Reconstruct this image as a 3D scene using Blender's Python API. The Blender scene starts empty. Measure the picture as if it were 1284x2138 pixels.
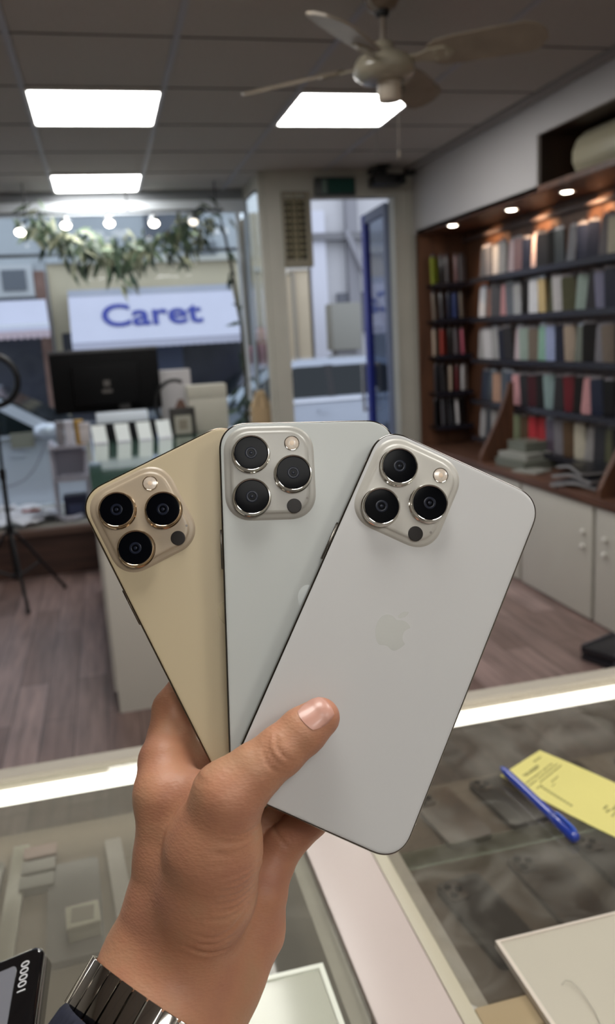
import bpy, bmesh, math, random
import numpy as np
from mathutils import Matrix, Vector, Quaternion

random.seed(7)
PI = math.pi
scene = bpy.context.scene
COL = scene.collection

# ------------------------------------------------------------------ camera
cam_data = bpy.data.cameras.new('camera')
cam = bpy.data.objects.new('camera', cam_data)
COL.objects.link(cam)
VIEW = Matrix(((0.968757, 0.104315, -0.225008),
               (-0.241660, 0.192992, -0.950976),
               (-0.055776, 0.975640, 0.212171)))
EYE = Vector((0.0, 0.0, 1.5))
cam.matrix_world = Matrix.Translation(EYE) @ VIEW.to_4x4()
cam_data.sensor_fit = 'HORIZONTAL'
cam_data.sensor_width = 36.0
cam_data.lens = 47.664
cam_data.clip_start = 0.02
cam_data.clip_end = 200
cam_data.dof.use_dof = True
cam_data.dof.focus_distance = 0.343
cam_data.dof.aperture_fstop = 19.0
scene.camera = cam

# ------------------------------------------------------------------ world and exposure
world = bpy.data.worlds.new('overcast_sky')
scene.world = world
world.use_nodes = True
_bg = world.node_tree.nodes['Background']
_bg.inputs['Color'].default_value = (0.80, 0.865, 1.0, 1)
_bg.inputs['Strength'].default_value = 1.5
vs = scene.view_settings
vs.view_transform = 'Standard'
vs.look = 'None'
vs.gamma = 1.0
vs.use_curve_mapping = False
vs.exposure = 0.06
PANEL_POWER = 14.5       # radiance of the ceiling light panels
STRIP_POWER = 5.0       # radiance of the strip light in the front counter
SPOT_POWER = 15.0        # watts of each recessed downlight

# ------------------------------------------------------------------ helpers
def lin(h):
    h = h.lstrip('#')
    r = []
    for i in (0, 2, 4):
        c = int(h[i:i+2], 16) / 255
        r.append(c / 12.92 if c <= 0.04045 else ((c + 0.055) / 1.055) ** 2.4)
    return (r[0], r[1], r[2], 1.0)

MATS = {}
def mat(name, col='808080', rough=0.5, metal=0.0, noise=0.0, nscale=12.0, bump=0.0, bscale=150.0,
        spec=0.5, coat=0.0, emit=0.0, stretch=None, sss=0.0):
    if name in MATS: return MATS[name]
    m = bpy.data.materials.new(name); m.use_nodes = True
    nt = m.node_tree; b = nt.nodes['Principled BSDF']
    c = lin(col)
    b.inputs['Base Color'].default_value = c
    b.inputs['Roughness'].default_value = rough
    b.inputs['Metallic'].default_value = metal
    b.inputs['Specular IOR Level'].default_value = spec
    b.inputs['Coat Weight'].default_value = coat
    b.inputs['Coat Roughness'].default_value = 0.08
    if sss:
        b.inputs['Subsurface Weight'].default_value = sss
        b.inputs['Subsurface Radius'].default_value = (1.0, 0.35, 0.2)
        b.inputs['Subsurface Scale'].default_value = 0.004
    if emit:
        b.inputs['Emission Color'].default_value = c
        b.inputs['Emission Strength'].default_value = emit
    if noise or bump:
        tc = nt.nodes.new('ShaderNodeTexCoord'); mp = nt.nodes.new('ShaderNodeMapping')
        nt.links.new(tc.outputs['Object'], mp.inputs['Vector'])
        if stretch: mp.inputs['Scale'].default_value = stretch
        if noise:
            n = nt.nodes.new('ShaderNodeTexNoise'); n.inputs['Scale'].default_value = nscale
            n.inputs['Detail'].default_value = 5
            nt.links.new(mp.outputs['Vector'], n.inputs['Vector'])
            r = nt.nodes.new('ShaderNodeValToRGB')
            r.color_ramp.elements[0].position = 0.3; r.color_ramp.elements[1].position = 0.7
            r.color_ramp.elements[0].color = tuple(max(0, x * (1 - noise)) for x in c[:3]) + (1,)
            r.color_ramp.elements[1].color = tuple(min(1, x * (1 + noise)) for x in c[:3]) + (1,)
            nt.links.new(n.outputs['Fac'], r.inputs['Fac'])
            nt.links.new(r.outputs['Color'], b.inputs['Base Color'])
        if bump:
            n2 = nt.nodes.new('ShaderNodeTexNoise'); n2.inputs['Scale'].default_value = bscale
            nt.links.new(mp.outputs['Vector'], n2.inputs['Vector'])
            bp = nt.nodes.new('ShaderNodeBump'); bp.inputs['Strength'].default_value = bump
            bp.inputs['Distance'].default_value = 0.002
            nt.links.new(n2.outputs['Fac'], bp.inputs['Height'])
            nt.links.new(bp.outputs['Normal'], b.inputs['Normal'])
    MATS[name] = m
    return m

def glow(name, col, strength):
    if name in MATS: return MATS[name]
    m = bpy.data.materials.new(name); m.use_nodes = True
    nt = m.node_tree; nt.nodes.clear()
    e = nt.nodes.new('ShaderNodeEmission'); o = nt.nodes.new('ShaderNodeOutputMaterial')
    e.inputs['Color'].default_value = lin(col); e.inputs['Strength'].default_value = strength
    nt.links.new(e.outputs[0], o.inputs['Surface'])
    MATS[name] = m
    return m

def pane(name, tint='ffffff', haze=0.0, hazecol='b8b4aa', ior=1.45, rough=0.0, streak=0.0, bump=0.0):
    """thin clear sheet: straight-through light, fresnel reflection and a diffuse haze; streak paints in mottled reflections"""
    if name in MATS: return MATS[name]
    m = bpy.data.materials.new(name); m.use_nodes = True
    nt = m.node_tree; nt.nodes.clear(); L = nt.links.new
    t = nt.nodes.new('ShaderNodeBsdfTransparent'); t.inputs['Color'].default_value = lin(tint)
    g = nt.nodes.new('ShaderNodeBsdfGlossy'); g.inputs['Roughness'].default_value = rough
    fr = nt.nodes.new('ShaderNodeFresnel')      # a thin sheet reflects the same from both faces
    ge = nt.nodes.new('ShaderNodeNewGeometry'); mr = nt.nodes.new('ShaderNodeMapRange')
    mr.inputs['To Min'].default_value = ior; mr.inputs['To Max'].default_value = 1 / ior
    L(ge.outputs['Backfacing'], mr.inputs['Value']); L(mr.outputs[0], fr.inputs['IOR'])
    mx = nt.nodes.new('ShaderNodeMixShader'); o = nt.nodes.new('ShaderNodeOutputMaterial')
    L(fr.outputs[0], mx.inputs[0]); L(g.outputs[0], mx.inputs[2])
    if haze or streak:
        d = nt.nodes.new('ShaderNodeBsdfDiffuse'); d.inputs['Color'].default_value = lin(hazecol)
        m2 = nt.nodes.new('ShaderNodeMixShader')
        L(t.outputs[0], m2.inputs[1]); L(d.outputs[0], m2.inputs[2])
        m2.inputs[0].default_value = haze
        if streak:
            tc = nt.nodes.new('ShaderNodeTexCoord'); n = nt.nodes.new('ShaderNodeTexNoise')
            n.inputs['Scale'].default_value = 14; n.inputs['Detail'].default_value = 6
            n.inputs['Distortion'].default_value = 1.2
            L(tc.outputs['Object'], n.inputs['Vector'])
            r = nt.nodes.new('ShaderNodeMapRange')
            r.inputs['From Min'].default_value = 0.45; r.inputs['From Max'].default_value = 0.75
            r.inputs['To Min'].default_value = haze; r.inputs['To Max'].default_value = haze + streak
            L(n.outputs['Fac'], r.inputs['Value']); L(r.outputs[0], m2.inputs[0])
        L(m2.outputs[0], mx.inputs[1])
    else:
        L(t.outputs[0], mx.inputs[1])
    if bump:
        tc = nt.nodes.new('ShaderNodeTexCoord'); n = nt.nodes.new('ShaderNodeTexNoise')
        n.inputs['Scale'].default_value = 22; n.inputs['Distortion'].default_value = 2
        bp = nt.nodes.new('ShaderNodeBump'); bp.inputs['Strength'].default_value = bump
        bp.inputs['Distance'].default_value = 0.003
        L(tc.outputs['Object'], n.inputs['Vector']); L(n.outputs['Fac'], bp.inputs['Height'])
        L(bp.outputs['Normal'], g.inputs['Normal']); L(bp.outputs['Normal'], fr.inputs['Normal'])
    L(mx.outputs[0], o.inputs['Surface'])
    MATS[name] = m
    return m

def wood(name, dark, light, rough=0.45, axis=(1, 9, 1), scale=3.0):
    if name in MATS: return MATS[name]
    m = bpy.data.materials.new(name); m.use_nodes = True
    nt = m.node_tree; b = nt.nodes['Principled BSDF']; L = nt.links.new
    tc = nt.nodes.new('ShaderNodeTexCoord'); mp = nt.nodes.new('ShaderNodeMapping')
    mp.inputs['Scale'].default_value = axis
    L(tc.outputs['Object'], mp.inputs['Vector'])
    n = nt.nodes.new('ShaderNodeTexNoise'); n.inputs['Scale'].default_value = scale
    n.inputs['Detail'].default_value = 8; n.inputs['Distortion'].default_value = 0.6
    L(mp.outputs[0], n.inputs['Vector'])
    r = nt.nodes.new('ShaderNodeValToRGB')
    r.color_ramp.elements[0].position = 0.32; r.color_ramp.elements[1].position = 0.68
    r.color_ramp.elements[0].color = lin(dark); r.color_ramp.elements[1].color = lin(light)
    L(n.outputs['Fac'], r.inputs['Fac']); L(r.outputs['Color'], b.inputs['Base Color'])
    b.inputs['Roughness'].default_value = rough
    MATS[name] = m
    return m

def planks(name):
    m = bpy.data.materials.new(name); m.use_nodes = True
    nt = m.node_tree; b = nt.nodes['Principled BSDF']; L = nt.links.new
    tc = nt.nodes.new('ShaderNodeTexCoord'); mp = nt.nodes.new('ShaderNodeMapping')
    mp.inputs['Rotation'].default_value = (0, 0, PI / 2)
    L(tc.outputs['Object'], mp.inputs['Vector'])
    br = nt.nodes.new('ShaderNodeTexBrick'); br.offset = 0.37
    br.inputs['Color1'].default_value = lin('9b8480'); br.inputs['Color2'].default_value = lin('78625c')
    br.inputs['Mortar'].default_value = lin('3a2e2b')
    br.inputs['Scale'].default_value = 1.0; br.inputs['Mortar Size'].default_value = 0.002
    br.inputs['Brick Width'].default_value = 1.1; br.inputs['Row Height'].default_value = 0.13
    L(mp.outputs[0], br.inputs['Vector'])
    m3 = nt.nodes.new('ShaderNodeMapping'); m3.inputs['Scale'].default_value = (11, 1.0, 1)
    L(tc.outputs['Object'], m3.inputs['Vector'])
    n = nt.nodes.new('ShaderNodeTexNoise'); n.inputs['Scale'].default_value = 3.0; n.inputs['Detail'].default_value = 8
    L(m3.outputs[0], n.inputs['Vector'])
    mx = nt.nodes.new('ShaderNodeMixRGB'); mx.blend_type = 'OVERLAY'; mx.inputs[0].default_value = 0.75
    L(br.outputs['Color'], mx.inputs[1]); L(n.outputs['Fac'], mx.inputs[2])
    L(mx.outputs[0], b.inputs['Base Color'])
    b.inputs['Roughness'].default_value = 0.33
    return m

class MB:
    """collects shapes into one mesh"""
    def __init__(self): self.v = []; self.f = []
    def add(self, vs_, fs_, M=None):
        o = len(self.v)
        for p in vs_:
            p = Vector(p)
            self.v.append(tuple(M @ p) if M is not None else tuple(p))
        self.f += [tuple(i + o for i in f) for f in fs_]
        return self
    def box(self, x0, x1, y0, y1, z0, z1, M=None, b=0.0):
        if b <= 0:
            vs_ = [(x, y, z) for x in (x0, x1) for y in (y0, y1) for z in (z0, z1)]
            fs_ = [(0, 1, 3, 2), (4, 6, 7, 5), (0, 4, 5, 1), (2, 3, 7, 6), (0, 2, 6, 4), (1, 5, 7, 3)]
            return self.add(vs_, fs_, M)
        bm = bmesh.new(); bmesh.ops.create_cube(bm, size=1.0)
        for v in bm.verts:
            v.co = Vector(((x0 + x1) / 2 + v.co.x * (x1 - x0), (y0 + y1) / 2 + v.co.y * (y1 - y0), (z0 + z1) / 2 + v.co.z * (z1 - z0)))
        bmesh.ops.bevel(bm, geom=bm.edges[:], offset=b, segments=2, profile=0.6, affect='EDGES')
        bm.verts.index_update()
        vs_ = [v.co.copy() for v in bm.verts]; fs_ = [tuple(v.index for v in f.verts) for f in bm.faces]
        bm.free()
        return self.add(vs_, fs_, M)
    def loft(self, rings, cap0=True, cap1=True, M=None, closed=True):
        n = len(rings[0]); vs_ = [p for r in rings for p in r]; fs_ = []
        for k in range(len(rings) - 1):
            for i in range(n if closed else n - 1):
                j = (i + 1) % n
                fs_.append((k*n + i, k*n + j, (k+1)*n + j, (k+1)*n + i))
        if cap0: fs_.append(tuple(reversed(range(n))))
        if cap1: fs_.append(tuple((len(rings)-1)*n + i for i in range(n)))
        return self.add(vs_, fs_, M)
    def cyl(self, p0, p1, r0, r1=None, n=20, cap=True):
        if r1 is None: r1 = r0
        p0 = Vector(p0); p1 = Vector(p1); d = (p1 - p0).normalized()
        a = d.orthogonal().normalized(); b = d.cross(a)
        R = lambda p, r: [p + a * (r * math.cos(2*PI*i/n)) + b * (r * math.sin(2*PI*i/n)) for i in range(n)]
        return self.loft([R(p0, r0), R(p1, r1)], cap, cap)
    def lathe(self, prof, c=(0, 0, 0), n=32, cap0=True, cap1=True):
        c = Vector(c)
        rings = [[c + Vector((r*math.cos(2*PI*i/n), r*math.sin(2*PI*i/n), z)) for i in range(n)] for r, z in prof]
        return self.loft(rings, cap0, cap1)
    def tube(self, pts, r, n=10, closed=False):
        pts = [Vector(p) for p in pts]; rings = []
        up = Vector((0.13, 0.27, 0.95)).normalized(); m = len(pts)
        for i, p in enumerate(pts):
            a = pts[(i-1) % m] if closed else pts[max(i-1, 0)]
            b = pts[(i+1) % m] if closed else pts[min(i+1, m-1)]
            d = (b - a).normalized()
            s = d.cross(up)
            if s.length < 1e-3: s = d.cross(Vector((1, 0, 0)))
            s.normalize(); t = s.cross(d)
            rr = r[i] if isinstance(r, (list, tuple)) else r
            rings.append([p + s*(rr*math.cos(2*PI*k/n)) + t*(rr*math.sin(2*PI*k/n)) for k in range(n)])
        if closed: rings.append(rings[0])
        return self.loft(rings, not closed, not closed)
    def prism(self, poly, fn, h0, h1):
        """extrude the 2D polygon between two heights; fn(u, v, h) places it"""
        return self.loft([[fn(u, v, h0) for u, v in poly], [fn(u, v, h1) for u, v in poly]])
    def ball(self, c, r, n=14):
        c = Vector(c); rr = r if isinstance(r, (tuple, list)) else (r, r, r); rings = []
        for k in range(1, n):
            th = PI * k / n
            rings.append([c + Vector((rr[0]*math.sin(th)*math.cos(2*PI*i/(2*n)), rr[1]*math.sin(th)*math.sin(2*PI*i/(2*n)), -rr[2]*math.cos(th))) for i in range(2*n)])
        return self.loft(rings)
    def mesh(self, name, m=None, smooth=32):
        me = bpy.data.meshes.new(name)
        me.from_pydata(self.v, [], self.f)
        bm = bmesh.new(); bm.from_mesh(me)
        bmesh.ops.recalc_face_normals(bm, faces=bm.faces[:])
        bm.to_mesh(me); bm.free()
        if smooth:
            for p in me.polygons: p.use_smooth = True
            me.set_sharp_from_angle(angle=math.radians(smooth))
        if m is not None: me.materials.append(m)
        return me

ROOT_M = {}
def tag(o, label=None, cat=None, group=None, kind=None):
    if label: o['label'] = label
    if cat: o['category'] = cat
    if group: o['group'] = group
    if kind: o['kind'] = kind
    return o
def thing(name, label, cat, loc=(0, 0, 0), M=None, group=None, kind=None):
    o = bpy.data.objects.new(name, None); COL.objects.link(o)
    o.empty_display_size = 0.05
    MW = M if M is not None else Matrix.Translation(Vector(loc))
    o.matrix_world = MW
    ROOT_M[o] = MW.copy()
    return tag(o, label, cat, group, kind)
def place(me, name, parent=None, local=False):
    """links one mesh object; its vertices are in world space unless local"""
    o = bpy.data.objects.new(name, me); COL.objects.link(o)
    if parent is not None:
        o.parent = parent
        MP = ROOT_M[parent]
        ROOT_M[o] = MP
        if not local: me.transform(MP.inverted())
    else:
        ROOT_M[o] = Matrix.Identity(4)
    return o
def build(mb, name, m, parent=None, local=False, smooth=32, label=None, cat=None, group=None, kind=None):
    o = place(mb.mesh(name, m, smooth), name, parent, local)
    return tag(o, label, cat, group, kind)
def solo(mb, name, m, label, cat, loc=None, group=None, kind=None, smooth=32):
    """a thing that is one mesh, with its origin at loc"""
    me = mb.mesh(name, m, smooth)
    o = bpy.data.objects.new(name, me); COL.objects.link(o)
    MW = Matrix.Identity(4)
    if loc is not None:
        MW = Matrix.Translation(Vector(loc)); me.transform(MW.inverted()); o.matrix_world = MW
    ROOT_M[o] = MW
    return tag(o, label, cat, group, kind)
def copy_tree(o, parent=None):
    c = o.copy(); COL.objects.link(c)
    if parent is not None: c.parent = parent
    for ch in [k for k in o.children]: copy_tree(ch, c)
    return c
def text_mesh(body, width, height, depth, bold=0.0):
    cu = bpy.data.curves.new('lettering', 'FONT'); cu.body = body; cu.extrude = 0.5; cu.offset = bold
    cu.resolution_u = 6
    t = bpy.data.objects.new('lettering', cu); COL.objects.link(t)
    dg = bpy.context.evaluated_depsgraph_get(); dg.update()
    me = bpy.data.meshes.new_from_object(t.evaluated_get(dg))
    bpy.data.objects.remove(t)
    xs = [v.co.x for v in me.vertices]; ys = [v.co.y for v in me.vertices]
    for v in me.vertices:
        v.co = Vector(((v.co.x - min(xs)) / (max(xs) - min(xs)) * width - width / 2,
                       (v.co.y - min(ys)) / (max(ys) - min(ys)) * height - height / 2, v.co.z * depth))
    return me
def rrect(x0, x1, y0, y1, r, n=8, sq=2.0):
    """rounded rectangle, corners of superellipse power sq"""
    pts = []
    for cx, cy, a0 in ((x1-r, y1-r, 0), (x0+r, y1-r, 1), (x0+r, y0+r, 2), (x1-r, y0+r, 3)):
        for k in range(n + 1):
            a = (a0 + k / n) * PI / 2
            c, s = math.cos(a), math.sin(a)
            pts.append((cx + r * math.copysign(abs(c)**(2/sq), c), cy + r * math.copysign(abs(s)**(2/sq), s)))
    return pts

# ------------------------------------------------------------------ shared materials
white_lam = mat('white_laminate', 'b9b6b0', 0.45, noise=0.03, nscale=3)
white_paint = mat('white_wall_paint', 'b4b0a8', 0.6, noise=0.03, nscale=4)
frame_paint = mat('cream_frame_paint', 'b1afa6', 0.5, noise=0.04, nscale=5)
ceil_tile = mat('mineral_tile', 'b0aaa5', 0.9, noise=0.04, nscale=60, bump=0.2, bscale=400)
bar_paint = mat('ceiling_bar_paint', 'a3a2aa', 0.5)
shadow_gap = mat('dark_gap', '3a3638', 0.8)
wood_case = wood('walnut_board', '4a3023', '6e4a36', 0.45, (6, 6, 0.7), 2.5)
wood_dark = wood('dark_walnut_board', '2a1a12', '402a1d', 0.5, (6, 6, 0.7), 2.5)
black_plastic = mat('black_plastic', '0d0d10', 0.45)
black_metal = mat('black_metal', '121216', 0.4, 0.3)
white_metal = mat('white_metal', 'dde4ec', 0.35, 0.0)
steel = mat('brushed_steel', 'c8c6c2', 0.25, 1.0)
window_glass = pane('window_glass', 'f2f7f7', ior=1.22)
paper_white = mat('white_paper', 'd4d4dc', 0.7, noise=0.03)

# ------------------------------------------------------------------ the room
def struct(mb, name, m, parent=None, smooth=0):
    return build(mb, name, m, parent, smooth=smooth, kind='structure')
X0, X1, Y0, Y1, H = -2.6, 2.66, -1.7, 6.45, 2.6
WX, FY = 2.26, 5.75            # face of the right-hand joinery, plane of the door frame
struct(MB().box(X0, X1 + .1, Y0, 6.62, -0.06, 0), 'floor', planks('wood_planks'))
struct(MB().box(X0, X1 + .1, Y0, 6.62, H, H + .08), 'ceiling', ceil_tile)
struct(MB().box(X0 - .1, X0, Y0, 6.62, 0, H), 'wall_left', white_paint)
struct(MB().box(X0 - .1, X1 + .2, Y0 - .1, Y0, 0, H), 'wall_back', white_paint)
struct(MB().box(X1, X1 + .1, Y0, FY + .12, 0, H), 'wall_right', white_paint)
# T-bars of the tile grid
GX = [-2.01, -1.41, -0.81, -0.21, 0.39, 1.005, 1.615]
GY = [-1.63, -1.01, -0.39, 0.23, 0.85, 1.46, 2.08, 2.69, 3.31, 3.93, 4.56, 5.17, 5.77, 6.41]
g = MB()
for x in GX: g.box(x - .012, x + .012, Y0, 6.6, H - .006, H)
struct(g, 'trim_1', bar_paint)
g = MB()
for y in GY: g.box(X0, 2.2, y - .004, y + .004, H - .0025, H)
struct(g, 'trim_2', shadow_gap)
# strip where the ceiling meets the right-hand joinery
struct(MB().box(2.19, 2.255, Y0, FY, H - .02, H), 'trim_3', mat('cove_strip', '8f8a88', 0.6))

# white panels above the display recess, with an open niche for the air conditioner
b = MB().box(WX, WX + .02, 4.02, FY, 2.155, 2.588).box(WX, WX + .02, Y0, 4.02, 2.425, 2.588)
struct(b, 'wall_right_bulkhead', mat('bulkhead_board', 'bcb9ba', 0.5, noise=0.02, nscale=2))
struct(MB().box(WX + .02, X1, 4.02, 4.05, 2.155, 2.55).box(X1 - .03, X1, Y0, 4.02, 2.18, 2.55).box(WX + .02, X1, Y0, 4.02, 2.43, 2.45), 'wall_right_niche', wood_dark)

# door side of the shopfront
pil = MB().box(1.187, 1.305, FY, FY + .1, 0, H).box(1.305, 2.27, FY, FY + .1, 2.42, H)
pil.box(2.11, 2.27, FY, FY + .1, 0, 2.42).box(1.150, 1.187, FY + .02, FY + .08, 0, H)
pil.box(2.27, X1 + .1, FY, FY + .1, 0, H).box(2.215, 2.235, FY - .012, FY, 0, H).box(2.11, 2.125, FY - .015, FY, 0, 2.42)
struct(pil, 'wall_front', frame_paint)
struct(MB().box(1.16, 1.19, FY + .1, 6.5, 0, .33).box(1.16, 1.19, FY + .1, 6.5, 2.52, H), 'wall_front_return', frame_paint)
struct(MB().box(X0, 1.19, 6.44, 6.54, 2.53, H), 'wall_front_header', mat('window_header', '8c9096', 0.6))
struct(MB().box(X0, 1.19, 6.45, 6.54, -.1, .3), 'wall_front_plinth', frame_paint)
# the display window
win = thing('window_1', 'wide shop display window with pale frame left of the door', 'window', (0, 6.45, 0.3), kind='structure')
struct(MB().box(X0, 1.19, 6.44, 6.50, 2.44, 2.53).box(1.095, 1.128, 6.43, 6.50, .3, 2.44).box(1.165, 1.19, 6.43, 6.50, .3, 2.44).box(X0, 1.19, 6.44, 6.5, .3, .34).box(-1.2, -1.16, 6.44, 6.5, .3, 2.44), 'frame', white_metal, win)
struct(MB().box(-1.16, 1.095, 6.465, 6.471, .34, 2.44), 'pane', window_glass, win)
struct(MB().box(1.128, 1.165, 6.465, 6.471, .34, 2.44), 'pane', window_glass, win)
struct(MB().box(X0, -1.2, 6.465, 6.471, .34, 2.44), 'pane', window_glass, win)
struct(MB().box(X0, 1.09, 6.455, 6.463, 2.16, 2.185), 'glazing_bar', mat('dark_bar', '5c6670', .5), win)
side = thing('window_2', 'narrow side window between the display window and the door post', 'window', (1.175, 6.1, .3), kind='structure')
struct(MB().box(1.172, 1.178, FY + .1, 6.43, .33, 2.52), 'pane', window_glass, side)
# open glazed door, hinged on the right jamb and swung out to the street
door = thing('door_1', 'open glazed shop door with a blue edge, swung out to the street', 'door', (2.11, FY + .1, 0), kind='structure')
D = lambda y: 2.105 + (y - 5.87) / .68 * .04
def dbox(y0, y1, z0, z1, w=.02):
    return MB().loft([[(D(y0)-w, y0, z0), (D(y0)+w, y0, z0), (D(y0)+w, y0, z1), (D(y0)-w, y0, z1)],
                      [(D(y1)-w, y1, z0), (D(y1)+w, y1, z0), (D(y1)+w, y1, z1), (D(y1)-w, y1, z1)]])
blue = mat('blue_door_paint', '1d2a86', 0.4)
struct(dbox(6.44, 6.54, .02, 2.4, .024), 'stile', blue, door)
struct(dbox(5.87, 5.93, .02, 2.4), 'stile', mat('grey_blue_paint', '6d7690', .5), door)
struct(dbox(5.93, 6.44, 2.33, 2.4), 'rail', MATS['grey_blue_paint'], door)
struct(dbox(5.93, 6.44, .02, .3), 'rail', MATS['grey_blue_paint'], door)
struct(dbox(5.93, 6.44, .3, 2.33, .003), 'pane', pane('door_glass', 'b4bcc8', ior=1.4), door)
struct(MB().cyl((D(6.49) - .07, 6.49, .85), (D(6.49) - .07, 6.49, 1.25), .012).cyl((D(6.49) - .07, 6.49, .87), (D(6.49), 6.49, .87), .008).cyl((D(6.49) - .07, 6.49, 1.23), (D(6.49), 6.49, 1.23), .008), 'handle', steel, door)

# ------------------------------------------------------------------ ceiling lights
diffuser = glow('light_diffuser', 'fffdf8', PANEL_POWER)
def panel(x, y, label):
    t = thing('ceiling_light', label, 'ceiling light', (x, y, H), group='square ceiling light panels')
    fr = MB(); a = .298; c = .283
    fr.box(x-a, x+a, y-a, y-c, H-.012, H).box(x-a, x+a, y+c, y+a, H-.012, H).box(x-a, x-c, y-c, y+c, H-.012, H).box(x+c, x+a, y-c, y+c, H-.012, H)
    build(fr, 'frame', mat('panel_frame', 'e6e6e6', .4), t)
    build(MB().prism(rrect(x-c, x+c, y-c, y+c, .02, 4), lambda u, v, h: (u, v, h), H-.010, H-.002), 'diffuser', diffuser, t)
panel(.09, 4.245, 'square white light panel on the left of the ceiling, nearer of the two')
panel(.09, 6.09, 'square white light panel close to the display window, above the garland')
panel(1.31, 4.245, 'square white light panel behind the ceiling fan')
for x, y, w in ((.09, 2.385, 'left'), (.09, .54, 'left'), (1.31, .54, 'right'), (.09, -1.32, 'left'), (1.31, -1.32, 'right')):
    panel(x, y, 'square light panel over the %s %s, out of the photo' % (w, 'front counter' if 0 < y < 1 else 'middle of the shop' if y > 1 else 'rear of the shop'))

# ------------------------------------------------------------------ display recess on the right
rec = thing('wall_display', 'walnut display recess with lit soffit along the right wall', 'wall display', (2.45, 3.5, .65))
build(MB().box(X1 - .025, X1, 1.2, 5.69, .651, 2.15), 'back_panel', wood_case, rec, smooth=0)
build(MB().box(WX, X1, 5.69, 5.72, .651, 2.15), 'end_panel', wood_case, rec, smooth=0)
build(MB().box(WX, X1, 1.2, 5.7, 2.15, 2.18), 'soffit', wood_case, rec, smooth=0)
build(MB().box(2.60, X1, 1.2, 5.7, 2.09, 2.11), 'picture_rail', mat('dusky_rail', '6c5c5c', .5), rec, smooth=0)
top = solo(MB().box(WX - .015, X1, 1.2, 5.7, .61, .65, b=.004), 'counter_top', wood('walnut_top', '4a3126', '6b4a3a', .4, (6, .7, 6), 3), 'long walnut counter top under the wall of phone cases', 'counter top', (2.45, 3.5, .61))
# curved divider boards standing on the counter top
def divider(y, label):
    prof = [(2.265, .65), (2.488, .65), (2.488, 1.14), (2.46, 1.14)]
    for k in range(1, 12):
        s = k / 12; prof.append((2.46 - .195 * s ** 1.35, 1.14 - (1.14 - .70) * s))
    prof.append((2.265, .69))
    solo(MB().prism(prof, lambda u, v, h: (u, h, v), y - .016, y + .016), 'divider_board', wood_case, label, 'divider', (2.45, y, .65), group='curved divider boards', smooth=20)
divider(4.72, 'curved walnut divider board on the counter top, the farther of two')
divider(3.43, 'curved walnut divider board at the right edge of the photo')
# white base cabinets
def cabinet(y0, y1, knob_at, label):
    t = thing('base_cabinet', label, 'cabinet', (2.45, (y0 + y1) / 2, 0), group='white base cabinets')
    build(MB().box(2.285, X1 - .01, y0, y1, 0.0, .608), 'body', white_lam, t, smooth=0)
    d = build(MB().box(2.262, 2.283, y0 + .012, y1 - .012, .012, .6, b=.002), 'door', mat('door_laminate', 'c8c5bc', .4, noise=.02, nscale=3), t)
    for z in (.457, .381):
        build(MB().ball((2.25, knob_at, z), .014, 8).cyl((2.262, knob_at, z), (2.25, knob_at, z), .007), 'knob', mat('white_knob', 'dcdad4', .3), d)
cabinet(4.83, 5.68, 4.90, 'white base cabinet at the far end beside the door')
cabinet(4.20, 4.825, 4.27, 'white base cabinet behind the white phone')
cabinet(3.465, 4.195, 3.542, 'white base cabinet with the whole door showing below the magazines')
cabinet(2.73, 3.455, 3.355, 'white base cabinet cut by the right edge of the photo')
cabinet(1.22, 2.72, 2.6, 'white base cabinet nearest the front counter')
# recessed downlights
def downlight(x, y, label):
    t = thing('downlight', label, 'downlight', (x, y, 2.15), group='downlights in the walnut soffit')
    build(MB().lathe([(.030, 2.1515), (.030, 2.146), (.040, 2.144), (.043, 2.15), (.043, 2.1515)], (x, y, 0), 24, False, False), 'bezel', steel, t)
    build(MB().lathe([(.030, 2.148), (.020, 2.143), (.004, 2.141)], (x, y, 0), 24), 'lamp', glow('downlight_lamp', 'fff2dc', 26.0), t)
    l = bpy.data.lights.new('downlight_beam', 'SPOT'); l.energy = SPOT_POWER; l.color = (1, .66, .36)
    l.spot_size = 1.45; l.spot_blend = .7; l.shadow_soft_size = .03
    lo = bpy.data.objects.new('downlight_beam', l); COL.objects.link(lo)
    lo.location = (x + .03, y, 2.135); lo.rotation_euler = (0, -.95, 0)
for x, y, s in ((2.32, 5.21, 'farthest glowing downlight in the soffit, nearest the shop door'), (2.41, 4.58, 'glowing downlight in the middle of the soffit row'),
                (2.42, 4.0, 'glowing downlight just below the air conditioner niche'), (2.42, 3.3, 'downlight past the right edge of the photo'), (2.42, 2.6, 'downlight farthest past the right edge')):
    downlight(x, y, s)
# air conditioner in its niche
ac = thing('air_conditioner', 'cream wall air conditioner with rounded end in the dark niche', 'air conditioner', (2.5, 3.3, 2.18))
prof = [(2.62, 2.415), (2.50, 2.42), (2.43, 2.405), (2.385, 2.365), (2.362, 2.31), (2.362, 2.26), (2.385, 2.215), (2.43, 2.19), (2.50, 2.182), (2.62, 2.185)]
pp = []
for i in range(len(prof) - 1):
    for k in range(3):
        s = k / 3; pp.append((prof[i][0] * (1 - s) + prof[i + 1][0] * s, prof[i][1] * (1 - s) + prof[i + 1][1] * s))
pp.append(prof[-1])
sc_ = lambda s: [(2.5 + (x - 2.5) * s, 2.3 + (z - 2.3) * s) for x, z in pp]
build(MB().loft([[(x, y, z) for x, z in sc_(s)] for y, s in ((3.87, .93), (3.862, .985), (3.85, 1), (3.05, 1), (3.04, .98))]), 'casing', mat('cream_plastic', 'b1aa92', .3, coat=.3), ac, smooth=50)
build(MB().box(2.37, 2.43, 3.1, 3.78, 2.186, 2.199).box(2.372, 2.376, 3.1, 3.8, 2.232, 2.236), 'louvre', mat('cream_louvre', '8d8873', .4), ac)
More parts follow.
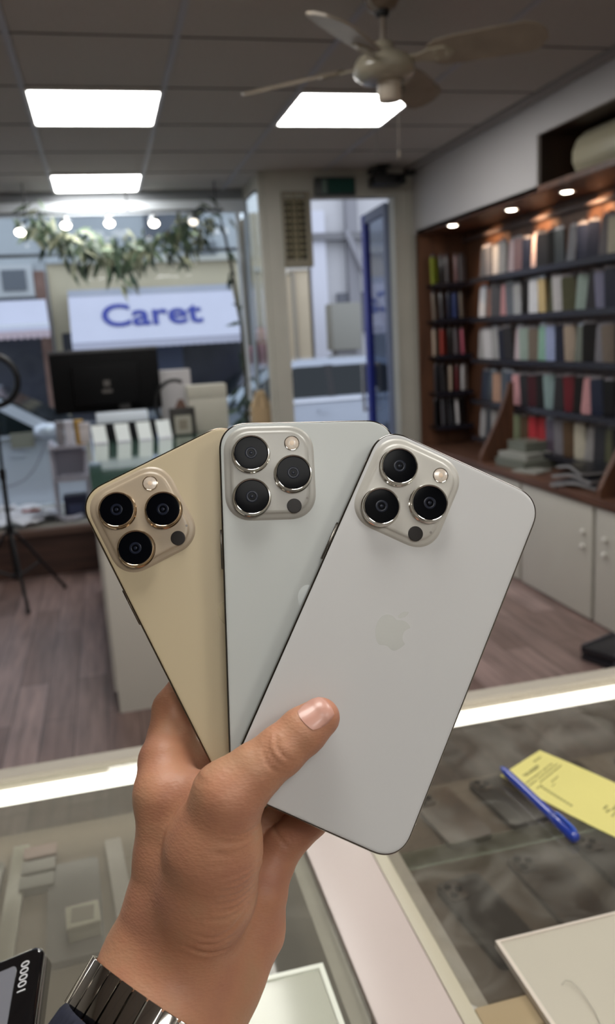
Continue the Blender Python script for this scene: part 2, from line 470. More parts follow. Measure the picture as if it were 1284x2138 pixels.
build(MB().cyl((2.62, 3.95, 2.2), (2.55, 3.86, 2.24), .012).cyl((2.62, 3.95, 2.2), (2.6, 3.97, 2.185), .012), 'pipe', mat('copper_pipe', '8a5f46', .4, .6), ac)

# shelves and the phone case packets standing on them
rail_m = mat('shelf_black', '15141a', .35)
SH = [1.80, 1.54, 1.265, .985, .725]
ORD = ['first', 'second', 'third', 'fourth', 'fifth', 'sixth', 'seventh', 'eighth', 'ninth', 'tenth', 'eleventh', 'twelfth', 'thirteenth', 'fourteenth', 'fifteenth', 'sixteenth', 'seventeenth', 'eighteenth', 'nineteenth', 'twentieth']
ROW = ['top', 'second', 'third', 'fourth', 'bottom']
def shelf(mbx, label, loc):
    t = thing('wall_shelf', label, 'shelf', loc, group='black shelves for phone cases')
    build(mbx[0], 'board', rail_m, t); build(mbx[1], 'lip', mat('shelf_lip', '23212a', .25), t)
for k, z in enumerate(SH):
    shelf((MB().box(2.50, 2.635, 1.6, 5.34, z - .014, z), MB().box(2.494, 2.5, 1.6, 5.34, z - .022, z + .012)), 'long black shelf of phone cases, %s row' % ROW[k], (2.57, 3.5, z))
ESH = [1.795, 1.548, 1.295, 1.035, .79]
for k, z in enumerate(ESH):
    shelf((MB().box(2.32, 2.60, 5.53, 5.69, z - .014, z), MB().box(2.32, 2.60, 5.524, 5.53, z - .022, z + .012)), 'short black shelf on the end panel, %s row' % ROW[k], (2.46, 5.6, z))
CC = {'charcoal': '34343a', 'dark grey': '55555c', 'white': 'd8d6da', 'light grey': 'a7a4a4', 'pale pink': 'c3aeb2', 'mauve': '8c6c70', 'navy': '23283c', 'black': '17171b',
      'rose brown': '9a7770', 'pink': 'cf9a9e', 'gold': 'c7a968', 'olive': '55553f', 'sage': '9dafa8', 'lavender': '84849f', 'beige': 'b9a898', 'taupe': '82766c', 'green': '7ba48e',
      'light blue': '9aa6cb', 'peach': 'c39c88', 'maroon': '47202a', 'pale green': 'a9b391', 'brown': '5f4b39', 'red': 'b0333c', 'plum': '514552', 'cream': 'bdb7a6', 'lime': '8e9a3a',
      'blue': '4b5a94', 'coral': 'a9473f', 'hot pink': 'c9657c', 'dark red': '6d2630', 'aqua': '8aa0a2', 'grey': '77747a', 'blush': 'c4858d'}
card_m = mat('clear_header', '8f8a90', .12, coat=.6)
tab_m = mat('hang_tab', '3a3940', .3)
PACK = {}
def packet(colour, label, x, y, z, yaw, lean, group, s=1.0, roll=0.0, sx=1.0):
    if colour not in PACK:
        cm = mat('case_' + colour.replace(' ', '_'), CC[colour], .28, noise=.08, nscale=30, coat=.35)
        c = MB().prism(rrect(-.038, .038, 0, .19, .012, 4), lambda u, v, h: (u, h, v), -.009, .009).mesh('case', cm)
        h = MB().box(-.034, .034, -.004, .004, .19, .205).mesh('header_card', card_m)
        t = MB().loft([[(-.012, -.003, .205), (.012, -.003, .205), (.012, .003, .205), (-.012, .003, .205)], [(-.007, -.003, .218), (.007, -.003, .218), (.007, .003, .218), (-.007, .003, .218)]]).mesh('hang_tab', tab_m)
        PACK[colour] = (c, h, t)
    r = bpy.data.objects.new('phone_case_packet', None); COL.objects.link(r); r.empty_display_size = .03
    r.location = (x, y, z); r.rotation_euler = (lean, roll, yaw); r.scale = (s * sx, s, s)
    r.location.z += .038 * s * sx * abs(math.sin(roll)) + .009 * s * abs(math.sin(lean))
    tag(r, label, 'phone case', group)
    for n, me in zip(('case', 'header_card', 'hang_tab'), PACK[colour]):
        o = bpy.data.objects.new(n, me); COL.objects.link(o); o.parent = r
ROWS = [
 ['charcoal', 'dark grey', 'white', 'light grey', 'pale pink', 'mauve', 'navy', 'pale pink', 'charcoal', 'black', 'black', 'dark grey', 'navy', 'navy', 'grey', 'cream', 'charcoal', 'grey'],
 ['white', 'rose brown', 'dark grey', 'pink', 'dark grey', 'light grey', 'black', 'white', 'gold', 'olive', 'white', 'olive', 'sage', 'charcoal', 'lavender', 'navy', 'black', 'grey'],
 ['light grey', 'white', 'light grey', 'navy', 'charcoal', 'pale pink', 'sage', 'taupe', 'green', 'light blue', 'navy', 'beige', 'olive', 'black', 'grey', 'taupe', 'black', 'navy'],
 ['navy', 'charcoal', 'peach', 'charcoal', 'navy', 'pink', 'charcoal', 'maroon', 'black', 'aqua', 'charcoal', 'dark red', 'black', 'pink', 'navy', 'black', 'charcoal', 'navy'],
 ['light grey', 'charcoal', 'light grey', 'navy', 'charcoal', 'pale green', 'brown', 'red', 'red', 'plum', 'grey', 'brown', 'cream', 'light grey', 'charcoal', 'olive', 'black', 'grey']]
for k, row in enumerate(ROWS):
    for i, c in enumerate(row[:17]):
        y = 5.27 - i * .099 + random.uniform(-.01, .01)
        a = random.uniform(.1, .95)
        packet(c, '%s phone case packet, %s from the far corner on the %s long wall shelf' % (c, ORD[i], ROW[k]),
               2.563 + random.uniform(-.012, .012), y, SH[k] + .001, -PI / 2 + a, random.uniform(-.07, .02), 'phone case packets on the long wall shelves', random.uniform(1.0, 1.1), random.choice((-1, 1)) * random.uniform(0, .10), random.uniform(.72, 1.0))
ENDS = [['lime', 'black', 'grey', 'mauve', 'grey'], ['taupe', 'dark grey', 'navy', 'blue', 'taupe'], ['beige', 'coral', 'black', 'grey', 'hot pink'], ['charcoal', 'charcoal', 'beige', 'dark red', 'white'], ['black', 'dark grey', 'charcoal', 'white', 'black']]
for k, row in enumerate(ENDS):
    for i, c in enumerate(row):
        packet(c, '%s phone case packet, %s from the left on the %s end panel shelf' % (c, ORD[i], ROW[k]),
               2.352 + i * .053, 5.61 + random.uniform(-.02, .01), ESH[k] + .001, random.uniform(.7, 1.1), random.uniform(-.06, .0), 'phone case packets on the end panel')

# things lying on the walnut counter top
def slab(name, label, cat, m, x, y, z, lx, ly, lz, rz=0.0, group=None, parts=None):
    M = Matrix.Translation((x, y, z)) @ Matrix.Rotation(rz, 4, 'Z')
    t = thing(name, label, cat, M=M, group=group)
    for n, mm, bx, bv in parts or [('body', m, (-lx/2, lx/2, -ly/2, ly/2, 0, lz), .002)]:
        build(MB().box(*bx, b=bv), n, mm, t, local=True)
    return t
def carton(name, label, cat, m, x, y, z, lx, ly, lz, rz=0.0, group=None, lab=None):
    p = [('body', m, (-lx/2, lx/2, -ly/2, ly/2, 0, lz * .72), .0015), ('lid', m, (-lx/2 - .001, lx/2 + .001, -ly/2 - .001, ly/2 + .001, lz * .72, lz), .0015)]
    if lab: p.append(('printed_label', lab, (-lx * .3, lx * .3, -ly/2 - .003, -ly/2 - .0005, lz * .2, lz * .62), 0))
    return slab(name, label, cat, m, x, y, z, lx, ly, lz, rz, group, p)
gg = mat('grey_green_card', '6d7067', .5); lg = mat('pale_grey_card', '9a9a94', .5)
carton('stock_box', 'grey green box lowest in the pile under the phone cases', 'box', gg, 2.44, 4.44, .65, .26, .30, .05, .1)
carton('stock_box', 'pale grey box in the middle of the pile under the phone cases', 'box', lg, 2.45, 4.47, .70, .22, .26, .035, .2)
carton('stock_box', 'grey green box on top of the pile under the phone cases', 'box', gg, 2.48, 4.5, .735, .17, .2, .06, .05)
slab('leaflet_pile', 'thin pale leaflet pile lying in front of the grey green boxes', 'leaflets', lg, 2.36, 4.24, .65, .15, .17, .012, .4)
def magazine(label, x, y, z, rz, c):
    M = Matrix.Translation((x, y, z)) @ Matrix.Rotation(rz, 4, 'Z')
    t = thing('magazine', label, 'magazine', M=M, group='magazines on the walnut counter')
    rings = [[(-.1, -.14 + .28 * i / 8, .004 + .022 * math.sin(PI * i / 8) ** 2 + h) for i in range(9)] + [(.1, -.14 + .28 * i / 8, .004 + .022 * math.sin(PI * i / 8) ** 2 + h) for i in range(8, -1, -1)] for h in (-.004, .005)]
    build(MB().loft(rings), 'pages', mat('magazine_pages', 'a9a8aa', .5), t, local=True, smooth=60)
    build(MB().loft([[(u, v, h + .0055) for u, v, h in rings[1]], [(u, v, h + .0075) for u, v, h in rings[1]]]), 'cover', mat('magazine_cover_' + c, c, .25), t, local=True, smooth=60)
magazine('silver magazine lowest of the pile by the right divider', 2.37, 3.72, .652, .5, '85858c')
magazine('dark grey magazine bent over the silver one', 2.38, 3.73, .69, .2, '3c3c42')
magazine('black magazine on top of the pile by the right divider', 2.40, 3.75, .727, -.1, '1d1d22')
# black trays on the floor
def tray(label, x, y, z, rz):
    M = Matrix.Translation((x, y, z)) @ Matrix.Rotation(rz, 4, 'Z')
    t = thing('black_tray', label, 'tray', M=M, group='black trays on the floor')
    build(MB().box(-.12, .12, -.09, .09, 0, .03, b=.006), 'base', mat('tray_black', '1b1b22', .35), t, local=True)
    build(MB().box(-.115, .115, -.088, -.080, .03, .036).box(-.115, .115, .080, .088, .03, .036), 'edge', mat('tray_edge', '55555c', .3), t, local=True)
tray('black tray on the floor by the cabinets, underneath', 2.095, 3.02, 0, .30)
tray('black tray on the floor by the cabinets, on top', 2.095, 3.03, .0365, .36)

# ------------------------------------------------------------------ ceiling fan
fan = thing('ceiling_fan', 'cream four-blade ceiling fan hanging in front of a light panel', 'ceiling fan', (1.01, 2.8, 2.6))
FC = Vector((1.01, 2.8, 0))
fan_m = mat('aged_cream', '9d9583', .4, noise=.06, nscale=25)
build(MB().lathe([(.022, 2.525), (.045, 2.53), (.062, 2.56), (.066, 2.6)], FC, 28), 'canopy', mat('fan_brown', '7b6c5e', .5), fan, smooth=50)
build(MB().lathe([(.016, 2.505), (.022, 2.51), (.024, 2.525), (.02, 2.528)], FC, 20), 'collar', black_plastic, fan)
build(MB().cyl(FC + Vector((0, 0, 2.40)), FC + Vector((0, 0, 2.51)), .011), 'downrod', mat('fan_rod', '857a70', .4), fan)
build(MB().lathe([(.018, 2.435), (.03, 2.43), (.04, 2.405), (.062, 2.395), (.088, 2.382), (.1, 2.362), (.103, 2.345), (.1, 2.332), (.086, 2.32), (.082, 2.318), (.075, 2.313), (.05, 2.311)], FC, 40), 'motor_housing', mat('fan_housing', '9a9382', .25, coat=.4), fan, smooth=40)
sw = build(MB().lathe([(.04, 2.313), (.04, 2.262), (.036, 2.252), (.01, 2.25)], FC + Vector((.02, .01, 0)), 24), 'switch_housing', mat('fan_switch', 'b3a797', .4), fan, smooth=40)
build(MB().cyl(FC + Vector((.055, -.005, 2.285)), FC + Vector((.066, -.012, 2.285)), .012), 'switch_knob', mat('switch_knob', '5a5248', .4), sw)
build(MB().tube([FC + Vector((.045, .0, z)) for z in (2.255, 2.2, 2.15, 2.11)], .0012, 6).ball(FC + Vector((.045, 0, 2.085)), (.005, .005, .016), 8), 'pull_chain', mat('chain_bead', '83796c', .4), sw)
build(MB().tube([FC + Vector(p) for p in ((-.055, -.03, 2.598), (-.06, -.035, 2.56), (-.05, -.03, 2.535), (-.02, -.01, 2.525))], .005, 8), 'cable', mat('pale_cable', 'b0aaa0', .4), fan)
for k in range(4):
    a = math.radians(-38 + 90 * k)
    R = Matrix.Translation(FC) @ Matrix.Rotation(a, 4, 'Z') @ Matrix.Translation((0, 0, 2.372)) @ Matrix.Rotation(math.radians(-20), 4, 'X') @ Matrix.Rotation(math.radians(1.5), 4, 'Y')
    out = [(.155, -.035), (.185, -.058), (.25, -.066), (.47, -.07), (.505, -.055), (.53, -.02), (.53, .02), (.505, .055), (.47, .07), (.25, .066), (.185, .058), (.155, .035)]
    bl = build(MB().prism(out, lambda u, v, h: R @ Vector((u, v, h)), -.003, .004), 'blade', mat('fan_blade', '8b8071', .5, noise=.12, nscale=14), fan)
    iron = MB()
    iron.prism([(.07, -.02), (.12, -.016), (.16, -.03), (.215, -.03), (.24, 0), (.215, .03), (.16, .03), (.12, .016), (.07, .02)], lambda u, v, h: R @ Vector((u, v, h)), -.009, -.003)
    for u, v in ((.18, -.018), (.18, .018), (.215, 0)): iron.ball(R @ Vector((u, v, -.01)), .005, 6)
    build(iron, 'blade_iron', fan_m, bl)

# ------------------------------------------------------------------ over the door
ex = thing('exit_sign', 'dark green exit sign box over the shop door', 'sign', (1.68, FY, 2.43))
build(MB().box(1.535, 1.82, FY - .05, FY, 2.428, 2.545, b=.004), 'housing', mat('sign_housing', '1a2220', .4), ex)
build(MB().box(1.625, 1.808, FY - .0535, FY - .0505, 2.44, 2.532), 'green_panel', mat('sign_green', '173f38', .5, spec=.2), ex)
build(MB().box(1.583, 1.612, FY - .0535, FY - .0505, 2.44, 2.532), 'pale_panel', mat('sign_pale', '59706a', .4), ex)
vt = thing('wall_vent', 'black grille vent in a grey frame beside the exit sign', 'vent', (1.39, FY, 2.0))
build(MB().box(1.315, 1.462, FY + .01, FY + .05, 2.01, 2.45), 'backing', mat('vent_dark', '050505', .95, spec=.05), vt)
build(MB().box(1.30, 1.318, FY - .03, FY + .05, 1.965, 2.46).box(1.458, 1.50, FY - .03, FY + .05, 1.965, 2.46).box(1.318, 1.458, FY - .03, FY + .05, 1.965, 2.015).box(1.318, 1.458, FY - .03, FY + .05, 2.445, 2.46), 'frame', mat('vent_frame', '7e7868', .5), vt)
gr = MB()
for x, w in ((1.352, .008), (1.388, .018), (1.424, .008)): gr.box(x - w/2, x + w/2, FY - .012, FY + .01, 2.015, 2.445)
for i in range(9): gr.box(1.318, 1.458, FY - .012, FY + .01, 2.015 + .043 * (i + 1) - .006, 2.015 + .043 * (i + 1) + .006)
build(gr, 'grille', mat('vent_grille', '9a927b', .8, spec=.1), vt, smooth=0)
sc = thing('security_camera', 'black camera on a ceiling bracket above the open door', 'camera', (2.02, 5.62, 2.6))
build(MB().cyl((2.0, 5.62, 2.588), (2.0, 5.62, 2.6), .05).cyl((2.0, 5.62, 2.53), (2.0, 5.62, 2.59), .022), 'bracket', black_plastic, sc)
build(MB().box(1.91, 2.135, 5.54, 5.70, 2.468, 2.535, b=.012), 'body', black_plastic, sc)
build(MB().box(1.895, 1.965, 5.56, 5.66, 2.548, 2.575, b=.006).cyl((1.93, 5.6, 2.53), (1.93, 5.6, 2.55), .012), 'antenna_box', black_plastic, sc)
build(MB().cyl((2.08, 5.54, 2.5), (2.08, 5.525, 2.5), .022, n=20), 'lens', mat('dark_lens', '050508', .05), sc)
solo(MB().tube([(1.252, 3.6, 2.6), (1.252, 3.6, 2.42), (1.25, 3.6, 2.25)], .0016, 6).ball((1.25, 3.6, 2.245), .005, 6), 'pull_cord', mat('grey_cord', '6b655f', .6), 'thin cord hanging from the ceiling left of the black camera', 'cord', (1.252, 3.6, 2.6))
solo(MB().box(2.19, 2.25, 5.66, 5.74, 2.55, 2.6, b=.006), 'corner_sensor', black_plastic, 'small black sensor in the ceiling corner above the white panel', 'sensor', (2.22, 5.7, 2.6))

# ------------------------------------------------------------------ window ledge and what stands on it
led = thing('window_ledge', 'low wooden display ledge along the window with pale top', 'ledge', (-.7, 6.0, 0))
build(MB().box(X0 + .02, 1.15, 5.62, 6.43, 0, .285), 'front', wood('ledge_wood', '3a2a26', '523b33', .5, (.7, 6, 6), 3), led, smooth=0)
build(MB().box(X0 + .02, 1.15, 5.585, 6.43, .285, .325), 'lip', wood('ledge_lip', '5b463e', '7a6156', .45, (.7, 6, 6), 3), led, smooth=0)
build(MB().box(X0 + .02, 1.15, 5.66, 6.43, .325, .331), 'pale_top', mat('pale_ledge', 'a5a39c', .5), led, smooth=0)
k = 0
PZ = ['nearest the ledge edge on the left', 'beside the tripod pole', 'lying flat behind the tripod', 'leaning over another sheet', 'in the middle of the heap', 'at the back of the heap', 'at the right end of the heap', 'farthest back by the window', 'under the red leaflet', 'half under the stand', 'left of the red leaflet', 'on the ledge front corner']
for x, y, rz, w, l in ((-.95, 5.75, .2, .2, .26), (-.80, 5.80, -.3, .2, .22), (-.62, 5.76, .5, .18, .2), (-.50, 5.82, .1, .2, .16), (-.92, 6.02, -.1, .22, .2), (-.72, 6.1, .3, .22, .2), (-.5, 6.04, -.4, .2, .18), (-.85, 6.25, .1, .24, .16), (-.6, 5.98, .15, .18, .22), (-.48, 5.90, -.2, .10, .14), (-.66, 6.22, .6, .2, .14), (-1.1, 5.9, .3, .2, .22)):
    M = Matrix.Translation((x, y, .332 + (k % 4) * .010)) @ Matrix.Rotation(rz, 4, 'Z') @ Matrix.Rotation(.09 * ((k % 3) - 1), 4, 'X')
    rings = [[(-w/2 + w*i/6, s, .012 + .018 * math.sin(i * 1.1 + k) ** 2 + h) for i in range(7) for s in (-l/2,)] + [(-w/2 + w*i/6, l/2, .012 + .018 * math.sin(i * 1.1 + k) ** 2 + h) for i in range(6, -1, -1)] for h in (0, .004)]
    mb = MB(); mb.loft(rings, M=M)
    solo(mb, 'paper_sheet', paper_white, 'white curled paper on the window ledge, ' + PZ[k], 'paper', (x, y, .332), group='papers heaped on the window ledge', smooth=60); k += 1
solo(MB().box(-.66, -.54, 5.95, 6.0, .385, .40, b=.004), 'leaflet', mat('red_leaflet', '9c5a52', .5), 'folded red leaflet on the white papers of the ledge', 'leaflet', (-.6, 5.97, .385))
# white stand with small packs
st = thing('display_stand', 'white plastic display stand at the window holding small packs', 'display stand', (-.28, 5.95, .331))
wp = mat('white_plastic', 'c4c4d2', .3)
build(MB().box(-.42, -.395, 5.86, 6.05, .331, .87).box(-.20, -.175, 5.9, 6.05, .331, .80), 'upright', wp, st)
build(MB().box(-.42, -.13, 5.8, 6.05, .83, .848), 'top_shelf', wp, st)
build(MB().box(-.40, -.15, 5.8, 6.0, .60, .615), 'lower_shelf', wp, st)
build(MB().box(-.40, -.2, 6.03, 6.045, .60, .83), 'back_plate', wp, st)
build(MB().tube([(-.41, 5.8, .365), (-.36, 5.74, .353), (-.3, 5.74, .353), (-.25, 5.8, .353)], .02, 10), 'foot', wp, st)
for n, x, w, c, lab in (('small_pack', -.335, .05, '8d8a90', 'grey small pack, leftmost on the white window stand'), ('small_pack', -.272, .06, 'd9d9e4', 'white small pack between the grey and the yellow pack'), ('small_pack', -.205, .055, 'b58a1c', 'yellow small pack on the white window stand')):
    carton(n, lab, 'pack', mat('pack_' + c, c, .4), x, 5.87, .849, w, .09, .165, .08, 'packs on the white window stand')
carton('navy_box', 'dark navy box on the ledge under the white stand', 'box', mat('navy_card', '252b48', .5), -.285, 5.92, .331, .16, .14, .16, 0, None, mat('navy_label', '4a5378', .5))
slab('folded_cloth', 'white folded wrap on the lower shelf of the stand', 'wrap', wp, -.27, 5.9, .616, .2, .16, .02, .0)

# ring light on a tripod
tp = thing('ring_light_tripod', 'black ring light on a tripod at the left edge of the photo', 'ring light', (-.65, 5.1, 0))
ring = [(-.637 + .148 * math.cos(2*PI*i/40), 5.08, 1.342 + .148 * math.sin(2*PI*i/40)) for i in range(40)]
rl = build(MB().tube(ring, .019, 12, True), 'ring', black_metal, tp, smooth=60)
build(MB().box(-.67, -.604, 5.06, 5.09, 1.26, 1.40, b=.005), 'phone_holder', black_plastic, rl)
build(MB().cyl((-.648, 5.1, .30), (-.645, 5.1, .80), .014).cyl((-.645, 5.1, .78), (-.638, 5.1, 1.2), .010).cyl((-.647, 5.1, .76), (-.646, 5.1, .82), .02), 'pole', black_metal, tp)
build(MB().cyl((-.648, 5.1, .42), (-.648, 5.1, .47), .024).cyl((-.648, 5.1, .14), (-.648, 5.1, .17), .022).cyl((-.648, 5.1, .15), (-.648, 5.1, .42), .011), 'collar', black_metal, tp)
for a in (-75, 28, 165):
    c, s = math.cos(math.radians(a)), math.sin(math.radians(a))
    P = lambda r, z: (-.648 + c * r, 5.1 + s * r, z)
    lg_ = build(MB().cyl(P(.03, .43), P(.30, .018), .010), 'leg', black_metal, tp)
    build(MB().cyl(P(.02, .155), P(.165, .215), .007), 'brace', black_metal, lg_)
    build(MB().ball(P(.302, .014), .014, 8), 'rubber_foot', black_plastic, lg_)
solo(MB().tube([(-.43, 5.75, .88), (-.47, 5.72, .80), (-.52, 5.7, .72), (-.58, 5.68, .66), (-.66, 5.66, .63), (-.8, 5.66, .62), (-1.0, 5.66, .62)], .004, 6), 'cable', mat('grey_cable', '6f7280', .5), 'thin grey cable hanging between the stand and the tripod', 'cable', (-.58, 5.68, .62))

# garland with spot lamps in the window
rail = thing('lamp_rail', 'thin dark rail under the ceiling carrying the window lamps', 'rail', (.1, 6.1, 2.6))
build(MB().box(-1.3, .95, 6.085, 6.115, 2.40, 2.415), 'bar', mat('rail_dark', '4c545c', .5), rail)
for x in (-.4, .28, .9): build(MB().cyl((x, 6.1, 2.41), (x, 6.1, 2.6), .005), 'hanger', black_metal, rail)
for x, z, s in ((-.447, 2.305, 'leftmost glowing lamp over the garland'), (-.144, 2.341, 'second glowing lamp from the left over the garland'), (.149, 2.347, 'middle glowing lamp over the garland'), (.454, 2.34, 'fourth glowing lamp from the left over the garland'), (.73, 2.343, 'dimmer rightmost lamp over the garland')):
    t = thing('window_lamp', s, 'lamp', (x, 6.1, 2.40), group='spot lamps over the garland')
    build(MB().cyl((x, 6.1, 2.40), (x, 6.1, z + .035), .006).lathe([(.012, z + .05), (.034, z + .02), (.038, z - .012), (.034, z - .012)], (x, 6.1, 0), 20), 'shade', mat('lamp_shade_grey', '8a8f94', .3, .5), t)
    build(MB().ball((x, 6.09, z - .014), (.033, .033, .026), 10), 'bulb', glow('bulb_dim' if x > .7 else 'bulb', 'fff6e6', 2.2 if x > .7 else 16.0), t)
leafm = [mat('leaf_green', '5b6f58', .5, noise=.2), mat('leaf_dark', '2e4335', .5, noise=.2), mat('leaf_pale', '9aa088', .5, noise=.2)]
def leaves(mb, p, n, spread, size, droop=.6):
    for _ in range(n):
        c = Vector(p) + Vector((random.gauss(0, spread[0]), random.gauss(0, spread[1]), random.gauss(0, spread[2])))
        d = Vector((random.uniform(-1, 1), random.uniform(-.6, .6), random.uniform(-1, .5) - droop)).normalized()
        s = d.orthogonal().normalized(); nrm = d.cross(s); l = size * random.uniform(.7, 1.3); w = l * .16
        mb.add([c, c + d*l*.4 + s*w + nrm*.004, c + d*l, c + d*l*.4 - s*w + nrm*.004, c + d*l*.4 - nrm*.003], [(0, 1, 4), (1, 2, 4), (2, 3, 4), (3, 0, 4)])
gar = thing('hanging_garland', 'green leafy garland hanging under the window lamps', 'garland', (.15, 6.2, 2.42))
pts = [(-.38, 6.2, 2.40), (-.25, 6.2, 2.30), (-.05, 6.2, 2.23), (.15, 6.2, 2.17), (.35, 6.2, 2.19), (.55, 6.2, 2.24), (.70, 6.2, 2.31), (.84, 6.2, 2.42)]
build(MB().tube(pts, .007, 8), 'stem', leafm[1], gar)
for i, lm in enumerate(leafm):
    mb = MB()
    for q in range(len(pts) - 1):
        a, b2 = Vector(pts[q]), Vector(pts[q + 1])
        for s in (.1, .4, .7, .95): leaves(mb, a.lerp(b2, s), 4, (.07, .05, .05), .13)
    for x, z in ((.22, 2.08), (.12, 2.14), (-.15, 2.16), (.66, 2.17), (.3, 2.12), (-.02, 2.15)): leaves(mb, (x, 6.2, z), 4, (.04, .04, .07), .13, 1.2)
    build(mb, 'foliage', lm, gar, smooth=0)
br = thing('tall_dried_branch', 'tall thin dried branch in a dark vase at the window corner', 'plant', (1.0, 6.15, .331))
bp_ = [(1.0, 6.15, .62), (1.03, 6.18, .9), (1.045, 6.2, 1.24), (1.04, 6.2, 1.6), (1.0, 6.2, 2.0), (.965, 6.2, 2.25), (.93, 6.2, 2.42)]
build(MB().tube(bp_, [.016, .018, .014, .013, .012, .010, .006], 8), 'stem', mat('dry_stem', '3c3a2c', .7), br)
build(MB().lathe([(.05, .332), (.075, .40), (.07, .55), (.045, .66), (.05, .70), (.04, .70), (.03, .5)], (1.0, 6.15, 0), 24), 'vase', mat('dark_vase', '2a2a2c', .3), br, smooth=50)
mb = MB()
for q in range(1, 6): leaves(mb, bp_[q], 4, (.03, .03, .12), .12)
leaves(mb, (1.0, 6.17, .95), 26, (.035, .04, .14), .13)
build(mb, 'foliage', leafm[1], br, smooth=0)
sto = [(1.02, 5.92, 'tan paper bag under the side window', 'b39a78'),]
for x, y, lab, c in sto:
    t = thing('paper_bag', lab, 'bag', (x + .1, y, .331))
    build(MB().loft([[(x, y, .331), (x + .17, y, .331), (x + .17, y + .1, .331), (x, y + .1, .331)], [(x + .01, y, 1.0), (x + .16, y, 1.0), (x + .16, y + .1, 1.0), (x + .01, y + .1, 1.0)], [(x + .06, y + .03, 1.12), (x + .11, y + .03, 1.12), (x + .11, y + .07, 1.12), (x + .06, y + .07, 1.12)]]), 'bag', mat('kraft', c, .8), t, smooth=0)
    build(MB().tube([(x + .05, y - .003, 1.0), (x + .06, y - .005, 1.1), (x + .11, y - .005, 1.1), (x + .12, y - .003, 1.0)], .005, 6), 'handle', mat('bag_handle', '8d7a60', .8), t)

# ------------------------------------------------------------------ middle counter
ctr = thing('shop_counter', 'white shop counter with green glass top standing in the middle of the floor', 'counter', (.4, 4.2, 0))
RZ = Matrix.Translation((-.08, 3.262, 0)) @ Matrix.Rotation(.031, 4, 'Z')
def cb(*a, **k): return MB().box(*a, M=RZ, **k)
build(cb(.016, .93, .02, 1.9, .07, .90), 'carcass', white_lam, ctr, smooth=0)
build(cb(0, .95, 0, .02, 0.0, .93, b=.002), 'front_panel', mat('counter_front', 'd0cdc4', .45, noise=.03, nscale=3), ctr)
build(cb(-.012, .016, .022, 1.9, .09, .93), 'side_panel', white_lam, ctr, smooth=0)
build(cb(0, .93, .1, 1.85, 0.0, .07), 'plinth', mat('counter_plinth', '6d5a48', .5), ctr, smooth=0)
build(cb(-.012, .95, -.005, 1.93, .93, .95), 'glass_top', mat('green_glass_top', '3e5a50', .06, spec=.6, coat=.6), ctr, smooth=0)
def on_ctr(x, y, z): return RZ @ Vector((x, y, z))
# white cards added in place of ceiling light reflections in the green glass
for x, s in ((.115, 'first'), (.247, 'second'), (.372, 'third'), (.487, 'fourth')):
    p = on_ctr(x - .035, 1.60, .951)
    t = thing('reflection_card', 'added white card for a ceiling light reflection in the green glass, %s from the left' % s, 'card', p, group='added reflection cards on the green glass')
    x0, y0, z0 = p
    build(MB().loft([[(x0 - .045, y0, z0), (x0 + .035, y0, z0), (x0 + .035, y0 + .005, z0), (x0 - .045, y0 + .005, z0)], [(x0 - .055, y0 + .02, z0 + .105), (x0 + .025, y0 + .02, z0 + .105), (x0 + .025, y0 + .025, z0 + .105), (x0 - .055, y0 + .025, z0 + .105)]]), 'card', mat('reflection_white', 'eef4f6', .5), t, smooth=0)
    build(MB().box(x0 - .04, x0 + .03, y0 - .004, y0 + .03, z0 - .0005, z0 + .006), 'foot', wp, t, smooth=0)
lx, ly, lz = on_ctr(.22, 1.745, .951)
slab('long_box', 'long dark box with a white lid lying behind the reflection cards', 'box', None, lx, ly, lz, 0, 0, 0, .03, None, [('body', mat('dark_card', '17181c', .7, spec=.2), (-.19, .19, -.045, .045, 0, .105), .002), ('lid', mat('bluish_card', 'd9e2ee', .4), (-.155, .145, -.047, .047, .1055, .165), .002)])
carton('small_white_box', 'small pinkish white box left of the long white box', 'box', mat('pinkish_card', 'b9b2b4', .5), *on_ctr(-.01, 1.745, .951), .06, .07, .115, .0)
# monitor seen from the back
mon = thing('monitor', 'black monitor seen from behind on the counter by the window', 'monitor', on_ctr(.17, 1.86, .951))
mx, my = .012, 5.17
build(MB().box(mx - .322, mx + .322, my, my + .03, 1.11, 1.468, b=.008).box(mx - .2, mx + .2, my - .03, my, 1.15, 1.40, b=.015), 'back_shell', mat('monitor_black', '040406', .6, spec=.15), mon)
build(MB().box(mx - .322, mx + .322, my - .002, my + .03, 1.468, 1.488, b=.004), 'top_edge', mat('monitor_edge', '48484c', .3), mon)
build(MB().box(mx - .03, mx + .03, my - .034, my - .030, 1.225, 1.245).box(mx - .018, mx + .02, my - .034, my - .030, 1.265, 1.30), 'maker_badge', mat('badge_grey', '4e4a48', .4), mon)
build(MB().box(mx + .06, mx + .13, my - .02, my, .96, 1.2, b=.006).box(mx - .02, mx + .24, my - .09, my + .08, .951, .962, b=.004), 'stand', black_plastic, mon)
